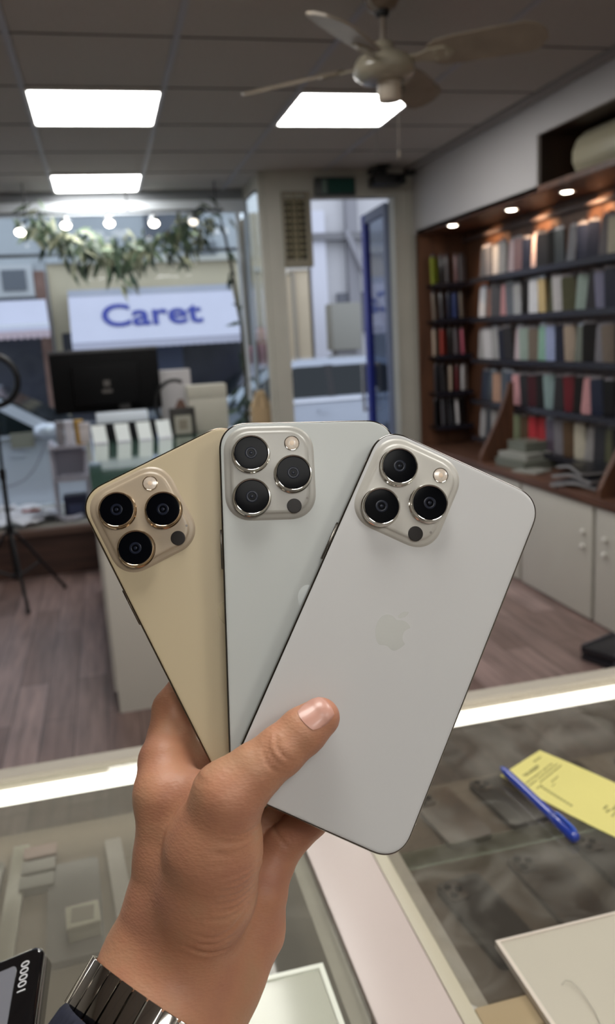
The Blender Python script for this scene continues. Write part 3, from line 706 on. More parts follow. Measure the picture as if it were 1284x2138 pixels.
# white box, dark case and black loop to the right of the monitor
carton('tall_white_box', 'tall white box standing right of the monitor', 'box', mat('warm_card', 'aaa69b', .5, noise=.03), *on_ctr(.74, 1.83, .951), .24, .13, .285, .03)
carton('back_white_box', 'white box half hidden behind the tall white box', 'box', mat('cool_card', 'a9a6a8', .5), .435, 5.36, .0, .20, .12, 1.33, .0)
pk = thing('hanging_pack', 'black pack with a pale window in front of the tall white box', 'pack', on_ctr(.565, 1.66, .951))
qx, qy, qz = on_ctr(.565, 1.66, .951)
build(MB().box(qx - .075, qx + .075, qy, qy + .05, qz, qz + .165, b=.004), 'box', mat('black_card', '1c1a18', .4), pk)
build(MB().box(qx - .05, qx + .05, qy - .003, qy - .0005, qz + .01, qz + .12), 'window', mat('pale_window', '9a978d', .4), pk)
build(MB().box(qx - .026, qx + .026, qy - .005, qy - .003, qz + .035, qz + .095), 'pictured_item', mat('grey_print', '7b7468', .5), pk)
build(MB().loft([[(qx - .04, qy + .02, qz + .165), (qx + .03, qy + .02, qz + .165), (qx + .03, qy + .03, qz + .165), (qx - .04, qy + .03, qz + .165)], [(qx - .015, qy + .02, qz + .215), (qx + .012, qy + .02, qz + .215), (qx + .012, qy + .03, qz + .215), (qx - .015, qy + .03, qz + .215)]]), 'hang_tab', mat('brown_tab', '5b4238', .5), pk)
lp = [(.41 + .12 * math.cos(a), 5.1 - .01 * math.sin(a), 1.13 + .145 * math.sin(a)) for a in np.linspace(math.radians(65), math.radians(300), 26)]
solo(MB().tube([tuple(p) for p in lp] + [(.47, 5.05, .985), (.47, 4.98, .964)], .012, 10), 'headband', black_plastic, 'black curved band looping out from behind the monitor', 'cable', (.42, 5.1, .951), smooth=60)

# ------------------------------------------------------------------ the street outside
SZ = -.25
struct(MB().box(-9, 12, 6.62, 7.5, SZ - .1, SZ + .1), 'pavement_near', mat('paving', '8d8a86', .8, noise=.1, nscale=3))
struct(MB().box(-14, 18, 7.5, 12.2, SZ - .1, SZ), 'road', mat('asphalt', '55565a', .85, noise=.15, nscale=4))
struct(MB().box(-14, 18, 12.2, 14.4, SZ - .1, SZ + .12), 'pavement_far', MATS['paving'])
def bld(name, label, x0, x1, y0, z1, m, extra, group='buildings across the street'):
    t = thing(name, label, 'building', ((x0 + x1) / 2, y0, SZ), group=group)
    build(MB().box(x0, x1, y0, y0 + 4, SZ, z1), 'facade', m, t, smooth=0)
    for n, mb, mm in extra: build(mb, n, mm, t, smooth=0)
    return t
cream = mat('cream_render', 'cdbfa4', .8, noise=.04, nscale=2)
greyw = mat('grey_render', 'b6b9bd', .8, noise=.05, nscale=2)
dk = mat('dark_shopfront', '33343f', .3, noise=.3, nscale=2)
wht = mat('white_render', 'c6c6c8', .7, noise=.02)
brick = mat('red_brick', '84665c', .8, noise=.15, nscale=8)
gl = mat('dark_window', '5a5d66', .15)
bld('terrace_house', 'cream terrace house with dark shopfront behind the lettered awning', -.72, 2.5, 14.4, 7.5, cream,
    [('shopfront', MB().box(-.6, 2.4, 14.33, 14.4, SZ + .1, 1.75), dk), ('upper_band', MB().box(-.72, 2.5, 14.3, 14.4, 2.86, 4.3), greyw),
     ('cornice', MB().box(-.3, 2.5, 14.22, 14.4, 2.82, 2.92), mat('pale_stone', 'c9c5bb', .7)), ('gutter_box', MB().box(1.75, 2.05, 14.2, 14.3, 2.9, 3.12), mat('gutter_grey', '777a7e', .6)),
     ('shop_door', MB().box(.9, 1.35, 14.3, 14.33, SZ + .12, 1.6), mat('dim_blue_door', '4a536e', .4)), ('window', MB().box(.9, 1.5, 14.27, 14.3, 3.2, 4.1), gl)])
bld('grey_house', 'grey upper-storey house with a white-framed window, at the left of the street', -6.0, -.73, 14.4, 7.5, greyw,
    [('shopfront', MB().box(-5.5, -.85, 14.33, 14.4, SZ + .1, 2.0), dk), ('brick_pier', MB().box(-.93, -.76, 14.3, 14.4, SZ, 2.75), brick),
     ('window_frame', MB().box(-1.52, -.94, 14.3, 14.38, 2.36, 2.86), wht), ('window', MB().box(-1.42, -1.05, 14.27, 14.3, 2.46, 2.78), mat('grey_pane', '63666e', .3)),
     ('sill_band', MB().box(-5.5, -.9, 14.25, 14.4, 2.26, 2.34), mat('dark_sill', '4d5058', .6))])
bld('cream_house', 'tall cream house seen through the open door', 2.7, 3.69, 14.5, 3.6, cream,
    [('string_course', MB().box(2.7, 3.69, 14.44, 14.5, 2.62, 2.7), mat('pale_stone', 'c9c5bb', .7)), ('drain_pipe', MB().cyl((3.4, 14.42, SZ), (3.4, 14.42, 2.6), .035), mat('drain_grey', '9a8f7c', .6)), ('low_wall', MB().box(2.7, 3.7, 14.2, 14.5, SZ, .45), mat('low_wall', 'bdb09a', .8))])
bld('white_house', 'white house with tall white corner seen through the open door', 3.74, 5.6, 14.6, 6.5, wht,
    [('corner_post', MB().box(3.74, 4.02, 14.45, 14.6, SZ, 3.6), mat('corner_white', 'd2d4de', .6)), ('window', MB().box(4.22, 4.75, 14.5, 14.6, 1.5, 2.2), gl), ('parapet', MB().box(3.74, 5.2, 14.35, 14.6, 3.1, 3.22), mat('parapet_grey', '77777a', .6)),
     ('gable_board', MB().loft([[(4.32, 14.3, 3.25), (4.42, 14.3, 3.25), (4.42, 14.4, 3.25), (4.32, 14.4, 3.25)], [(5.05, 14.3, 1.6), (5.15, 14.3, 1.6), (5.15, 14.4, 1.6), (5.05, 14.4, 1.6)]]), mat('gable_board', '8e8e94', .5)),
     ('grey_pilaster', MB().box(4.42, 4.62, 14.42, 14.6, SZ, 6.0), mat('pilaster_grey', '8d8d92', .6)), ('step_wall', MB().box(4.0, 5.6, 14.2, 14.6, SZ, .75), mat('step_grey', 'a8a8aa', .7))])
bld('brick_house', 'red brick house with a white shop fascia beyond the open door leaf', 5.62, 12, 14.4, 6.8, brick,
    [('fascia', MB().box(5.62, 9, 14.1, 14.4, 2.0, 2.55), wht), ('upper_band', MB().box(5.62, 12, 14.3, 14.4, 3.1, 6.8), greyw), ('shopfront', MB().box(5.7, 9, 14.3, 14.4, SZ, 1.95), mat('plum_shopfront', '6d6470', .4))])
cab = thing('utility_cabinet', 'grey green utility cabinet on the far pavement seen through the door', 'cabinet', (4.05, 13.4, SZ + .12))
build(MB().box(3.72, 4.22, 13.2, 13.6, 1.22, 1.98, b=.02), 'body', mat('cabinet_grey', '8e8d84', .6), cab)
build(MB().box(3.80, 4.14, 13.25, 13.55, SZ + .12, 1.22), 'pedestal', mat('cabinet_base', '77767a', .7), cab)
lamp = thing('street_lamp', 'thin street lamp with a pale globe in front of the cream house', 'street lamp', (2.95, 12.6, SZ + .12))
build(MB().cyl((2.95, 12.6, SZ + .12), (2.95, 12.6, 2.45), .022).cyl((2.95, 12.6, SZ + .12), (2.95, 12.6, .3), .05).cyl((2.78, 12.6, 2.42), (2.97, 12.6, 2.42), .018), 'post', mat('lamp_post', '8c8576', .6), lamp)
build(MB().ball((2.76, 12.6, 2.46), (.13, .1, .08), 10), 'globe', mat('lamp_globe', 'e8e0cf', .3), lamp)

# awnings
awn = thing('shop_awning', 'white awning with large blue lettering across the street', 'awning', (.95, 13.4, 1.47))
aw_m = mat('white_awning', 'd0cddd', .7, noise=.02, nscale=3)
A = lambda x, z: (x, 13.2 + (z - 1.47) * .9, z)
AX0, AX1 = -.42, 2.22
sheet = lambda x0, x1, z0, z1, d: MB().loft([[A(x0, z0), A(x1, z0), A(x1, z1), A(x0, z1)], [tuple(Vector(A(x, z)) + Vector((0, -.02, .02)) * d) for x, z in ((x0, z0), (x1, z0), (x1, z1), (x0, z1))]])
build(sheet(AX0, AX1, 1.55, 2.30, 1), 'sheet', aw_m, awn, smooth=0)
val = MB()
for i in range(24):
    a = AX0 + (AX1 - AX0) * i / 24; b = AX0 + (AX1 - AX0) * (i + 1) / 24
    val.loft([[(a, 13.268, 1.555), (b, 13.268, 1.555), (b, 13.268, 1.465), ((a + b) / 2, 13.268, 1.45), (a, 13.268, 1.465)], [(a, 13.256, 1.555), (b, 13.256, 1.555), (b, 13.256, 1.465), ((a + b) / 2, 13.256, 1.45), (a, 13.256, 1.465)]])
build(val, 'valance', mat('awning_valance', 'cfcbdc', .7), awn, smooth=0)
build(MB().box(AX0, AX1, 13.9, 14.29, 2.30, 2.40).cyl((AX0 + .03, 13.27, 1.57), (AX0 + .03, 14.3, 1.9), .02).cyl((AX1 - .03, 13.27, 1.57), (AX1 - .03, 14.3, 1.9), .02), 'cassette', mat('awning_frame', 'b5b6c2', .5), awn)
tm = text_mesh('Caret', 1.58, .48, .012, .016)
TR = Matrix.Translation(Vector(A(.86, 1.945)) + Vector((0, -.03, .03))) @ Matrix.Rotation(math.atan2(1, .9), 4, 'X')
tm.transform(TR); tm.materials.append(mat('awning_blue', '34409a', .6))
place(tm, 'lettering', awn)
aw2 = thing('scalloped_awning', 'white awning with a scalloped pink edge at the left of the street', 'awning', (-1.9, 13.4, 1.7))
build(MB().loft([[(-3.2, 13.3, 1.78), (-.72, 13.3, 1.78), (-.76, 13.75, 2.25), (-3.2, 13.75, 2.25)], [(-3.2, 13.28, 1.8), (-.72, 13.28, 1.8), (-.76, 13.73, 2.27), (-3.2, 13.73, 2.27)]]), 'sheet', aw_m, aw2, smooth=0)
build(MB().box(-3.2, -.72, 13.26, 13.28, 1.86, 1.90), 'trim_band', mat('awning_band', 'efeef4', .6), aw2, smooth=0)
val = MB()
for i in range(26):
    a = -3.2 + i * .0954; b = a + .0954
    arc = [(a + (b - a) * (.5 - .5 * math.cos(PI * q / 6)), 1.735 - .06 * math.sin(PI * q / 6)) for q in range(7)]
    val.loft([[(a, y, 1.80)] + [(x, y, z) for x, z in arc] + [(b, y, 1.80)] for y in (13.27, 13.285)])
build(val, 'valance', mat('pinkish_valance', 'cdb6bd', .7), aw2, smooth=0)

# parked cars
def car(label, cx, ynear, colour, plate=None, f=1):
    W2 = .87; cy = ynear + W2
    t = thing('parked_car', label, 'car', (cx, cy, SZ), group='parked cars')
    body = mat('car_paint_' + colour, colour, .2, .3, coat=.8)
    glass_m = mat('car_glass', '10191c', .08, spec=.35)
    prof = [(-2.05, .30), (-2.1, .55), (-2.05, .82), (-1.95, .93), (.85, .95), (1.55, .86), (1.95, .72), (2.08, .5), (2.04, .28), (1.68, .26)]
    prof += [(1.68 - .33 * (1 - math.cos(PI * q / 8)), .26 + .33 * math.sin(PI * q / 8)) for q in range(1, 8)] + [(1.02, .26), (-1.0, .26)]
    prof += [(-1.0 - .33 * (1 - math.cos(PI * q / 8)), .26 + .33 * math.sin(PI * q / 8)) for q in range(1, 8)] + [(-1.66, .26)]
    def ring(y, s): return [(cx + f * x, cy + y, SZ + .6 + (z - .6) * s) for x, z in prof]
    build(MB().loft([ring(-W2 + .03, .93), ring(-W2, .8 if False else .99), ring(W2, .99), ring(W2 - .03, .93)]), 'body', body, t, smooth=30)
    low = [(-1.98, .93), (.95, .94), (.18, 1.40), (-.2, 1.455), (-1.2, 1.45), (-1.62, 1.32)]
    def cabin(s, dz=0): return [(cx + f * x * (1 if z < 1 else .985), cy + s * (W2 - .02 - max(0, z - .93) * .36), SZ + z + dz) for x, z in low]
    build(MB().loft([cabin(-1), cabin(1)]), 'cabin', body, t, smooth=20)
    P2 = lambda x, z, s, o: (cx + f * x, cy + s * (W2 - .02 - (z - .93) * .36 + o), SZ + z)
    for s, n in ((-1, 'side_window'), (1, 'side_window')):
        for poly in ([(-1.62, .99), (-.58, .99), (-.58, 1.36), (-1.22, 1.36), (-1.48, 1.27)], [(-.5, .99), (.68, .99), (.12, 1.33), (-.15, 1.365), (-.5, 1.365)]):
            P = lambda x, z, o: (cx + f * x, cy + s * (W2 - .02 - (z - .93) * .36 + o), SZ + z)
            build(MB().loft([[P(x, z, -.004) for x, z in poly], [P(x, z, .007) for x, z in poly]]), n, glass_m, t, smooth=0)
    pl = [(-.60, .985), (-.48, .985), (-.48, 1.372), (-.60, 1.372)]
    for s in (-1, 1): build(MB().loft([[P2(x, z, s, -.004) for x, z in pl], [P2(x, z, s, .006) for x, z in pl]]), 'pillar_trim', black_plastic, t, smooth=0)
    fw = [(.93, .955), (.22, 1.385)]
    build(MB().loft([[(cx + f * (x + o * .5), cy - (W2 - .14 - (z - .93) * .36), SZ + z + o) , (cx + f * (x + o * .5), cy + (W2 - .14 - (z - .93) * .36), SZ + z + o)][::1] + [(cx + f * (x2 + o * .5), cy + (W2 - .14 - (z2 - .93) * .36), SZ + z2 + o), (cx + f * (x2 + o * .5), cy - (W2 - .14 - (z2 - .93) * .36), SZ + z2 + o)] for o in (-.005, .012) for (x, z), (x2, z2) in [fw]]), 'windscreen', glass_m, t, smooth=0)
    for wx in (1.35, -1.33):
        for s in (-1, 1):
            yy = cy + s * (W2 - .02)
            w = build(MB().cyl((cx + f * wx, yy - s * .2, SZ + .31), (cx + f * wx, yy, SZ + .31), .305, n=28), 'wheel', mat('tyre', '17171a', .8), t)
            build(MB().cyl((cx + f * wx, yy, SZ + .31), (cx + f * wx, yy + s * .012, SZ + .31), .19, .17, 20), 'rim', mat('rim_silver', 'a5a7aa', .3, .8), w)
    mr = MB()
    for s in (-1, 1): mr.ball((cx + f * .72, cy + s * (W2 + .09), SZ + 1.02), (.13, .09, .075), 8)
    build(mr, 'mirror', body, t, smooth=60)
    for hx in (-.47, .35): build(MB().box(cx + hx, cx + hx + .14, cy - W2 - .022, cy - W2 + .01, SZ + .80, SZ + .825), 'door_handle', body, t)
    build(MB().box(cx - 1.9, cx + .9, cy - W2 - .006, cy - W2 + .004, SZ + .935, SZ + .965), 'waist_trim', mat('chrome_trim', 'c9ccd2', .2, .9), t)
    if plate:
        build(MB().box(*plate), 'door_sticker', mat('beige_sticker', '8c877a', .6), t)
    return t
car('white parked car at the left, partly hidden by the ring light', -1.28, 8.0, 'd4d6e2', (-.90, -.69, 7.975, 7.999, .62, .76))
car('silver parked car seen through the open shop door', 2.2, 9.85, 'a0a8b4', None, -1)

# ------------------------------------------------------------------ front display counter
CT = .95
led_m = glow('strip_light', 'fffdf4', STRIP_POWER)
rail_b = mat('counter_rail', 'a29b90', .6, spec=.2)
def showcase(label, x0, x1, loc, shelf_z, shelf_c, glass_m, wall_r):
    t = thing('glass_showcase', label, 'showcase', loc)
    build(MB().prism(rrect(x0, x1, .53, 1.042, .016, 5), lambda u, v, h: (u, v, h), CT - .007, CT), 'glass_top', glass_m, t)
    build(MB().box(x0, x1, 1.043, 1.072, CT - .03, CT + .006, b=.006), 'front_rail', rail_b, t, smooth=40)
    build(MB().box(x0 + .01, x1 - .01, 1.010, 1.0405, CT - .016, CT - .0095, b=.002), 'strip_light', led_m, t)
    build(MB().box(x0, x1, 1.046, 1.066, 0, .62), 'front_panel', white_lam, t, smooth=0)
    build(MB().box(x0, x1, 1.053, 1.059, .62, CT - .03), 'front_glass', pane('front_glass', 'e9efec', .04, 'a0a29c', ior=1.3), t, smooth=0)
    build(MB().box(x0, x0 + .016, .53, 1.043, 0, CT - .0075), 'side_panel', white_lam, t, smooth=0)
    build(MB().box(x1 - .016, x1, .53, 1.043, 0, CT - .0075), 'side_panel', white_lam, t, smooth=0)
    build(MB().box(x0 + .017, x1 - wall_r, .54, 1.044, shelf_z - .012, shelf_z), 'shelf', shelf_c, t, smooth=0)
    build(MB().box(x0, x1, .498, .529, CT - .03, CT - .001, b=.003), 'back_rail', mat('tan_rail', '93805f', .5), t)
    build(MB().box(x0, x1, .12, .497, .885, .91), 'worktop', mat('pale_worktop', 'c3c0b4', .45), t, smooth=0)
    build(MB().box(x0, x1, .15, .16, 0, .885), 'inner_panel', white_lam, t, smooth=0)
    return t
felt_l = mat('grey_shelf', '736a60', .8, noise=.05, nscale=6)
felt_r = mat('taupe_shelf', '5f544a', .8, noise=.07, nscale=5)
showcase('left glass-topped showcase under the wrist, with a glowing front strip', -1.3, .158, (-.57, .79, 0), .872, felt_l, pane('reflection_haze_glass', 'f0f0ec', .13, 'aca79d', ior=1.25, streak=.06), .052)  # grey haze mixed into the glass stands in for the ceiling's reflection
showcase('right glass-topped showcase with the yellow receipt on it', .242, 1.75, (1.0, .79, 0), .825, felt_r, pane('counter_glass', 'eeece8', .03, 'b4b2aa', streak=.16), .017)  # pale streaks mixed in as mottled reflections of the strip light
fp = thing('filler_panel', 'pinkish white filler strip between the two glass showcases', 'panel', (.2, .6, 0))
build(MB().box(.1595, .2255, .12, 1.06, .90, CT + .004, b=.0015), 'cap', mat('pinkish_laminate', 'b9aca6', .35, noise=.03, nscale=6), fp)
build(MB().box(.227, .2405, .12, 1.06, .90, CT + .002, b=.001), 'edge_strip', mat('cream_strip', 'b3ac98', .35), fp)
build(MB().box(.162, .239, .13, 1.05, 0, .899), 'body', white_lam, fp, smooth=0)

# things shown inside the showcases
def shown(label, x, y, z, w, l, h, rz, m, group, camera=True, m2=None):
    M = Matrix.Translation((x, y, z)) @ Matrix.Rotation(rz, 4, 'Z')
    t = thing('display_phone', label, 'phone', M=M, group=group)
    r = min(w, l) * .14
    build(MB().prism(rrect(-w/2, w/2, -l/2, l/2, r, 5), lambda u, v, q: (u, v, q), 0, h), 'body', m, t, local=True)
    if m2 is not None:
        build(MB().prism(rrect(-w/2 + .003, w/2 - .003, -l/2 + .003, l/2 - .003, r * .8, 5), lambda u, v, q: (u, v, q), h, h + .0006), 'screen', m2, t, local=True)
    if camera:
        c = build(MB().prism(rrect(-w*.44, -w*.05, l*.24, l*.46, w*.08, 4), lambda u, v, q: (u, v, q), h, h + .002), 'camera_plate', mat('shown_plate', '40342e', .3), t, local=True)
        lm = MB()
        for u, v in ((-w*.33, l*.41), (-w*.33, l*.30), (-w*.15, l*.355)): lm.cyl((u, v, h + .002), (u, v, h + .0035), w*.075, n=14)
        build(lm, 'lens', mat('dark_lens', '050508', .05), c, local=True)
    return t
bd = [mat('shown_brown', '2f2621', .3, noise=.2, nscale=20), mat('shown_dark', '27201d', .3, noise=.2, nscale=20), mat('shown_bronze', '433226', .3, noise=.25, nscale=18)]
rp = 'phones on the right showcase shelf'
shown('dark phone on the right shelf, nearest the white filler strip', .366, .755, .826, .060, .142, .008, .12, bd[1], rp)
shown('bronze phone on the right shelf, below the blue pen', .468, .775, .826, .062, .145, .008, .06, bd[2], rp)
shown('brown phone on the right shelf, at the right edge of the photo', .565, .785, .826, .062, .145, .008, .05, bd[0], rp)
shown('brown phone in the back row of the right shelf, beside the white phone corner', .405, .955, .826, .066, .125, .008, .1, bd[2], rp)
shown('dark phone in the back row, behind the tip of the blue pen', .50, .965, .826, .062, .12, .008, .1, bd[1], rp)
shown('brown phone in the back row, behind the yellow receipt', .62, .965, .826, .064, .12, .008, .05, bd[0], rp)
shown('bronze phone standing in the back right of the right shelf', .74, .96, .826, .064, .12, .008, .05, bd[2], rp)
lpg = 'phones and packs in the left showcase'
gd = [mat('shown_grey', '57534e', .35, noise=.1), mat('shown_slate', '4d4a49', .35, noise=.1)]
shown('dark grey phone in the left showcase at the left edge of the photo', -.218, .90, .873, .07, .15, .008, -.02, gd[0], lpg, False, mat('shown_screen', '55544f', .2))
shown('slate phone in the left showcase beside the three bars', -.095, .86, .873, .06, .17, .008, .05, gd[1], lpg, False)
shown('grey phone in the left showcase nearest the wrist', -.045, .90, .873, .02, .16, .006, .08, mat('shown_lilac', '8d8783', .4), lpg, False)
for i, (yy, c) in enumerate(((.975, '8c7874'), (.945, '807e7c'), (.915, '7c7b79'))):
    s = ('far', 'middle', 'near')[i]
    carton('small_pack', '%s small flat pack in the short stack of three beside the slate phone' % s, 'pack', mat('mini_pack_' + c, c, .5), -.14, yy, .873, .038, .022, .012, .04, 'three small packs in the left showcase')
carton('charger_block', 'white square charger in the left showcase on the slate phone', 'charger', mat('charger_white', 'a9a69a', .5), -.083, .815, .8815, .034, .034, .02, .08, None, None)
build(MB().box(-.095, -.071, .803, .826, .9016, .9022), 'face', mat('charger_grey', '77736a', .5), bpy.data.objects['charger_block'])
solo(MB().box(-.175, -.155, .60, 1.0, .873, .882, b=.002), 'divider_bar', mat('clear_bar', '8d8a80', .3), 'pale divider bar lying between the phones in the left showcase', 'divider', (-.165, .8, .873))
solo(MB().box(-.11, .09, .60, .70, .873, .876, b=.001), 'price_mat', mat('pale_mat', '948e7f', .6), 'pale mat lying in the left showcase under the wrist', 'mat', (0, .65, .873))
# clear stop rail and clip in the right showcase
cr = thing('acrylic_rail', 'clear acrylic rail across the right showcase shelf', 'rail', (.5, .86, .826))
build(MB().box(.262, .75, .868, .872, .826, .85), 'rail', pane('acrylic', 'e4ece4', .12, 'b8bcae'), cr, smooth=0)
build(MB().box(.262, .30, .855, .868, .826, .856, b=.003), 'clip', pane('acrylic_clip', 'dfe6dc', .25, 'c4c8ba'), cr)

# on top of the glass
rec_t = thing('receipt', 'yellow printed receipt lying on the right glass top under the blue pen', 'receipt', (.5, .8, CT + .0005))
Rp = [(.423, .836), (.503, .882), (.60, .61), (.53, .60)]
def rpt(u, v, h):
    a = Vector((Rp[0][0], Rp[0][1], 0)).lerp(Vector((Rp[1][0], Rp[1][1], 0)), u); b = Vector((Rp[3][0], Rp[3][1], 0)).lerp(Vector((Rp[2][0], Rp[2][1], 0)), u)
    p = a.lerp(b, v)
    curl = .006 * max(0, .5 - v) ** 2 * 3 * (1 - u) + .006 * math.sin(v * 3.0) * u
    p.y -= .012 * math.sin(PI * v) * (1 - u)
    p.z = CT + .001 + curl + h
    return p
grid = MB(); nu, nv = 10, 22
top_ = [[rpt(i / nu, j / nv, .0004) for i in range(nu + 1)] + [rpt(i / nu, j / nv, 0) for i in range(nu, -1, -1)] for j in range(nv + 1)]
build(grid.loft(top_), 'paper', mat('yellow_paper', 'cbc276', .7, noise=.02), rec_t, smooth=60)
pr = MB(); rr = random.Random(3)
def stroke(u0, u1, v0, v1, mbx):
    mbx.loft([[rpt(u0, v, .0006), rpt(u1, v, .0006), rpt(u1, v, .0008), rpt(u0, v, .0008)] for v in (v0, v1)])
for v, w, us, ue in ((.035, .012, .66, .84), (.065, .014, .25, .36), (.065, .014, .40, .62), (.075, .010, .28, .58), (.105, .009, .12, .55), (.105, .009, .58, .80), (.125, .009, .10, .30), (.125, .009, .34, .86), (.145, .009, .30, .86), (.160, .008, .14, .26), (.18, .008, .42, .60), (.20, .006, .34, .42), (.44, .012, .40, .50), (.46, .012, .36, .44), (.47, .014, .46, .62), (.49, .01, .34, .58)):
    u = us
    while u < ue:
        l = rr.uniform(.012, .035)
        stroke(u, min(ue, u + l), v, v + w * rr.uniform(.55, 1), pr); u += l + .008
build(pr, 'print', mat('faded_ink', '8f8a55', .7), rec_t, smooth=0)
pr = MB(); v = .17
while v < .34:
    stroke(.205 - (v - .17) * .35, .245 - (v - .17) * .35, v, v + .012, pr); v += .017
build(pr, 'printed_line', mat('faded_ink', '8f8a55', .7), rec_t, smooth=0)
# pen
def bez(p0, p1, s): return Vector(p0).lerp(Vector(p1), s)
pa, pb_ = Vector((.429, .846, CT + .0105)), Vector((.439, .692, CT + .0065))
pen = thing('pen', 'blue ballpoint pen lying across the yellow receipt', 'pen', (.435, .77, CT))
ax = (pb_ - pa).normalized()
build(MB().tube([bez(pa, pb_, s) for s in (.0, .03, .1, .12, .5, .72)], [.0014, .0034, .0050, .0050, .0053, .0056], 16), 'barrel', mat('pen_blue', '1f3a9a', .25, coat=.5), pen, smooth=50)
build(MB().tube([bez(pa, pb_, s) for s in (.70, .705, .8, .96, .985, 1.0)], [.0056, .0064, .0066, .0066, .0058, .003], 16), 'cap', mat('pen_cap', '1b3592', .25, coat=.5), pen, smooth=50)
build(MB().tube([bez(pa, pb_, s) + Vector((.0015, 0, h)) for s, h in ((.74, .0066), (.77, .0082), (.9, .0084), (.955, .0078), (.97, .006))], .0017, 8), 'clip', mat('pen_clip', '3d5cb8', .2), pen)
# translucent sheets
milk = pane('milky_acrylic', 'e8e4da', .62, 'd2ccbd', ior=1.4, rough=.15)
a1 = thing('acrylic_sheet', 'milky acrylic sheet on the near right glass top, cut by the frame', 'sheet', (.37, .5, CT))
build(MB().prism([(.291, .581), (.47, .581), (.47, .40), (.291, .40)], lambda u, v, h: (u, v, h), CT + .003, CT + .006), 'sheet', milk, a1, smooth=0)
build(MB().box(.289, .2925, .40, .583, CT + .0005, CT + .0075).box(.2925, .47, .5805, .583, CT + .0005, CT + .0075), 'edge', mat('sheet_edge', 'c8beb2', .4), a1, smooth=0)
solo(MB().tube([(.3186, .5208, CT + .0072), (.3225, .5222, CT + .009), (.3260, .519, CT + .010), (.3280, .511, CT + .010), (.3286, .4998, CT + .009), (.3281, .4869, CT + .008), (.3254, .474, CT + .0072)], .0004, 6), 'wire_loop', mat('pale_wire', 'a8a498', .4), 'thin wire loop on the milky acrylic sheet', 'wire', (.36, .49, CT + .006))
a2 = thing('acrylic_sheet', 'milky acrylic sheet on the left glass top beside the wrist', 'sheet', (.04, .5, CT))
build(MB().prism([(-.04, .602), (.131, .602), (.131, .43), (-.04, .43)], lambda u, v, h: (u, v, h), CT + .003, CT + .006), 'sheet', pane('clear_milky', 'eef2ea', .5, 'd6d6c8', ior=1.4, rough=.12), a2, smooth=0)
build(MB().box(.129, .1335, .43, .605, CT + .0005, CT + .0075).box(-.04, .129, .6, .605, CT + .0005, CT + .0075), 'edge', mat('clear_edge', 'd3d6c9', .3), a2, smooth=0)
# power bank tilted on a carton
NB = Vector((-.3017, -.1219, .9455)).normalized()
EYB = Vector((.062, .99, .15)); EYB = (EYB - NB * EYB.dot(NB)).normalized(); EXB = EYB.cross(NB)
PBO = Vector((-.0715, .4575, 1.1500))
PM = Matrix((EXB, EYB, NB)).transposed().to_4x4(); PM.translation = PBO
pbk = thing('power_bank', 'black glossy power bank with pale digits at the lower left corner', 'power bank', M=PM)
PW_, PL_ = .070, .145
build(MB().loft([[(u, v, h) for u, v in rrect(-PW_ + s, -s, -PL_ + s, -s, .006, 6)] for s, h in ((.0025, -.016), (0, -.0135), (0, -.0025), (.0008, -.0008), (.0025, 0))]), 'body', mat('piano_black', '08080b', .08, coat=.8), pbk, local=True, smooth=50)
build(MB().loft([[(u, v, h) for u, v in rrect(-PW_ + .005, -.0150, -PL_ + .012, -.0095, .003, 5)] for h in (0, .0004)]), 'display', mat('grey_display', '77787f', .15, coat=.5), pbk, local=True)
build(MB().box(-.030, -.0295, -.10, -.020, .0004, .0008).box(-.042, -.0415, -.12, -.032, .0004, .0008), 'display_line', mat('display_line', 'a9abb2', .2), pbk, local=True)
build(MB().box(-.0030, -.0018, -.135, -.008, -.0014, -.0003, b=.0004), 'metal_edge', mat('dull_edge', '5b5759', .3, .6), pbk, local=True)
tm = text_mesh('10000', .0205, .0052, .0002)
tm.transform(Matrix.Translation((-.0095, -.0195, .0003)) @ Matrix.Rotation(PI / 2, 4, 'Z')); tm.materials.append(mat('pale_digits', 'cfcfd2', .5))
place(tm, 'digits', pbk, True)
cx0, cy0 = PBO.x, PBO.y
solo(MB().loft([[(cx0 - .085, cy0 - .14, .9105), (cx0 - .022, cy0 - .14, .9105), (cx0 - .022, cy0 - .02, .9105), (cx0 - .085, cy0 - .02, .9105)],
                [tuple(PM @ Vector((-.068, -.12, -.0165))), tuple(PM @ Vector((-.022, -.12, -.0165))), tuple(PM @ Vector((-.022, -.03, -.0165))), tuple(PM @ Vector((-.068, -.03, -.0165)))]]), 'display_block', mat('black_card', '1c1a18', .4), 'black sloping block carrying the power bank', 'stand', (cx0 - .05, cy0 - .08, .9105), smooth=0)

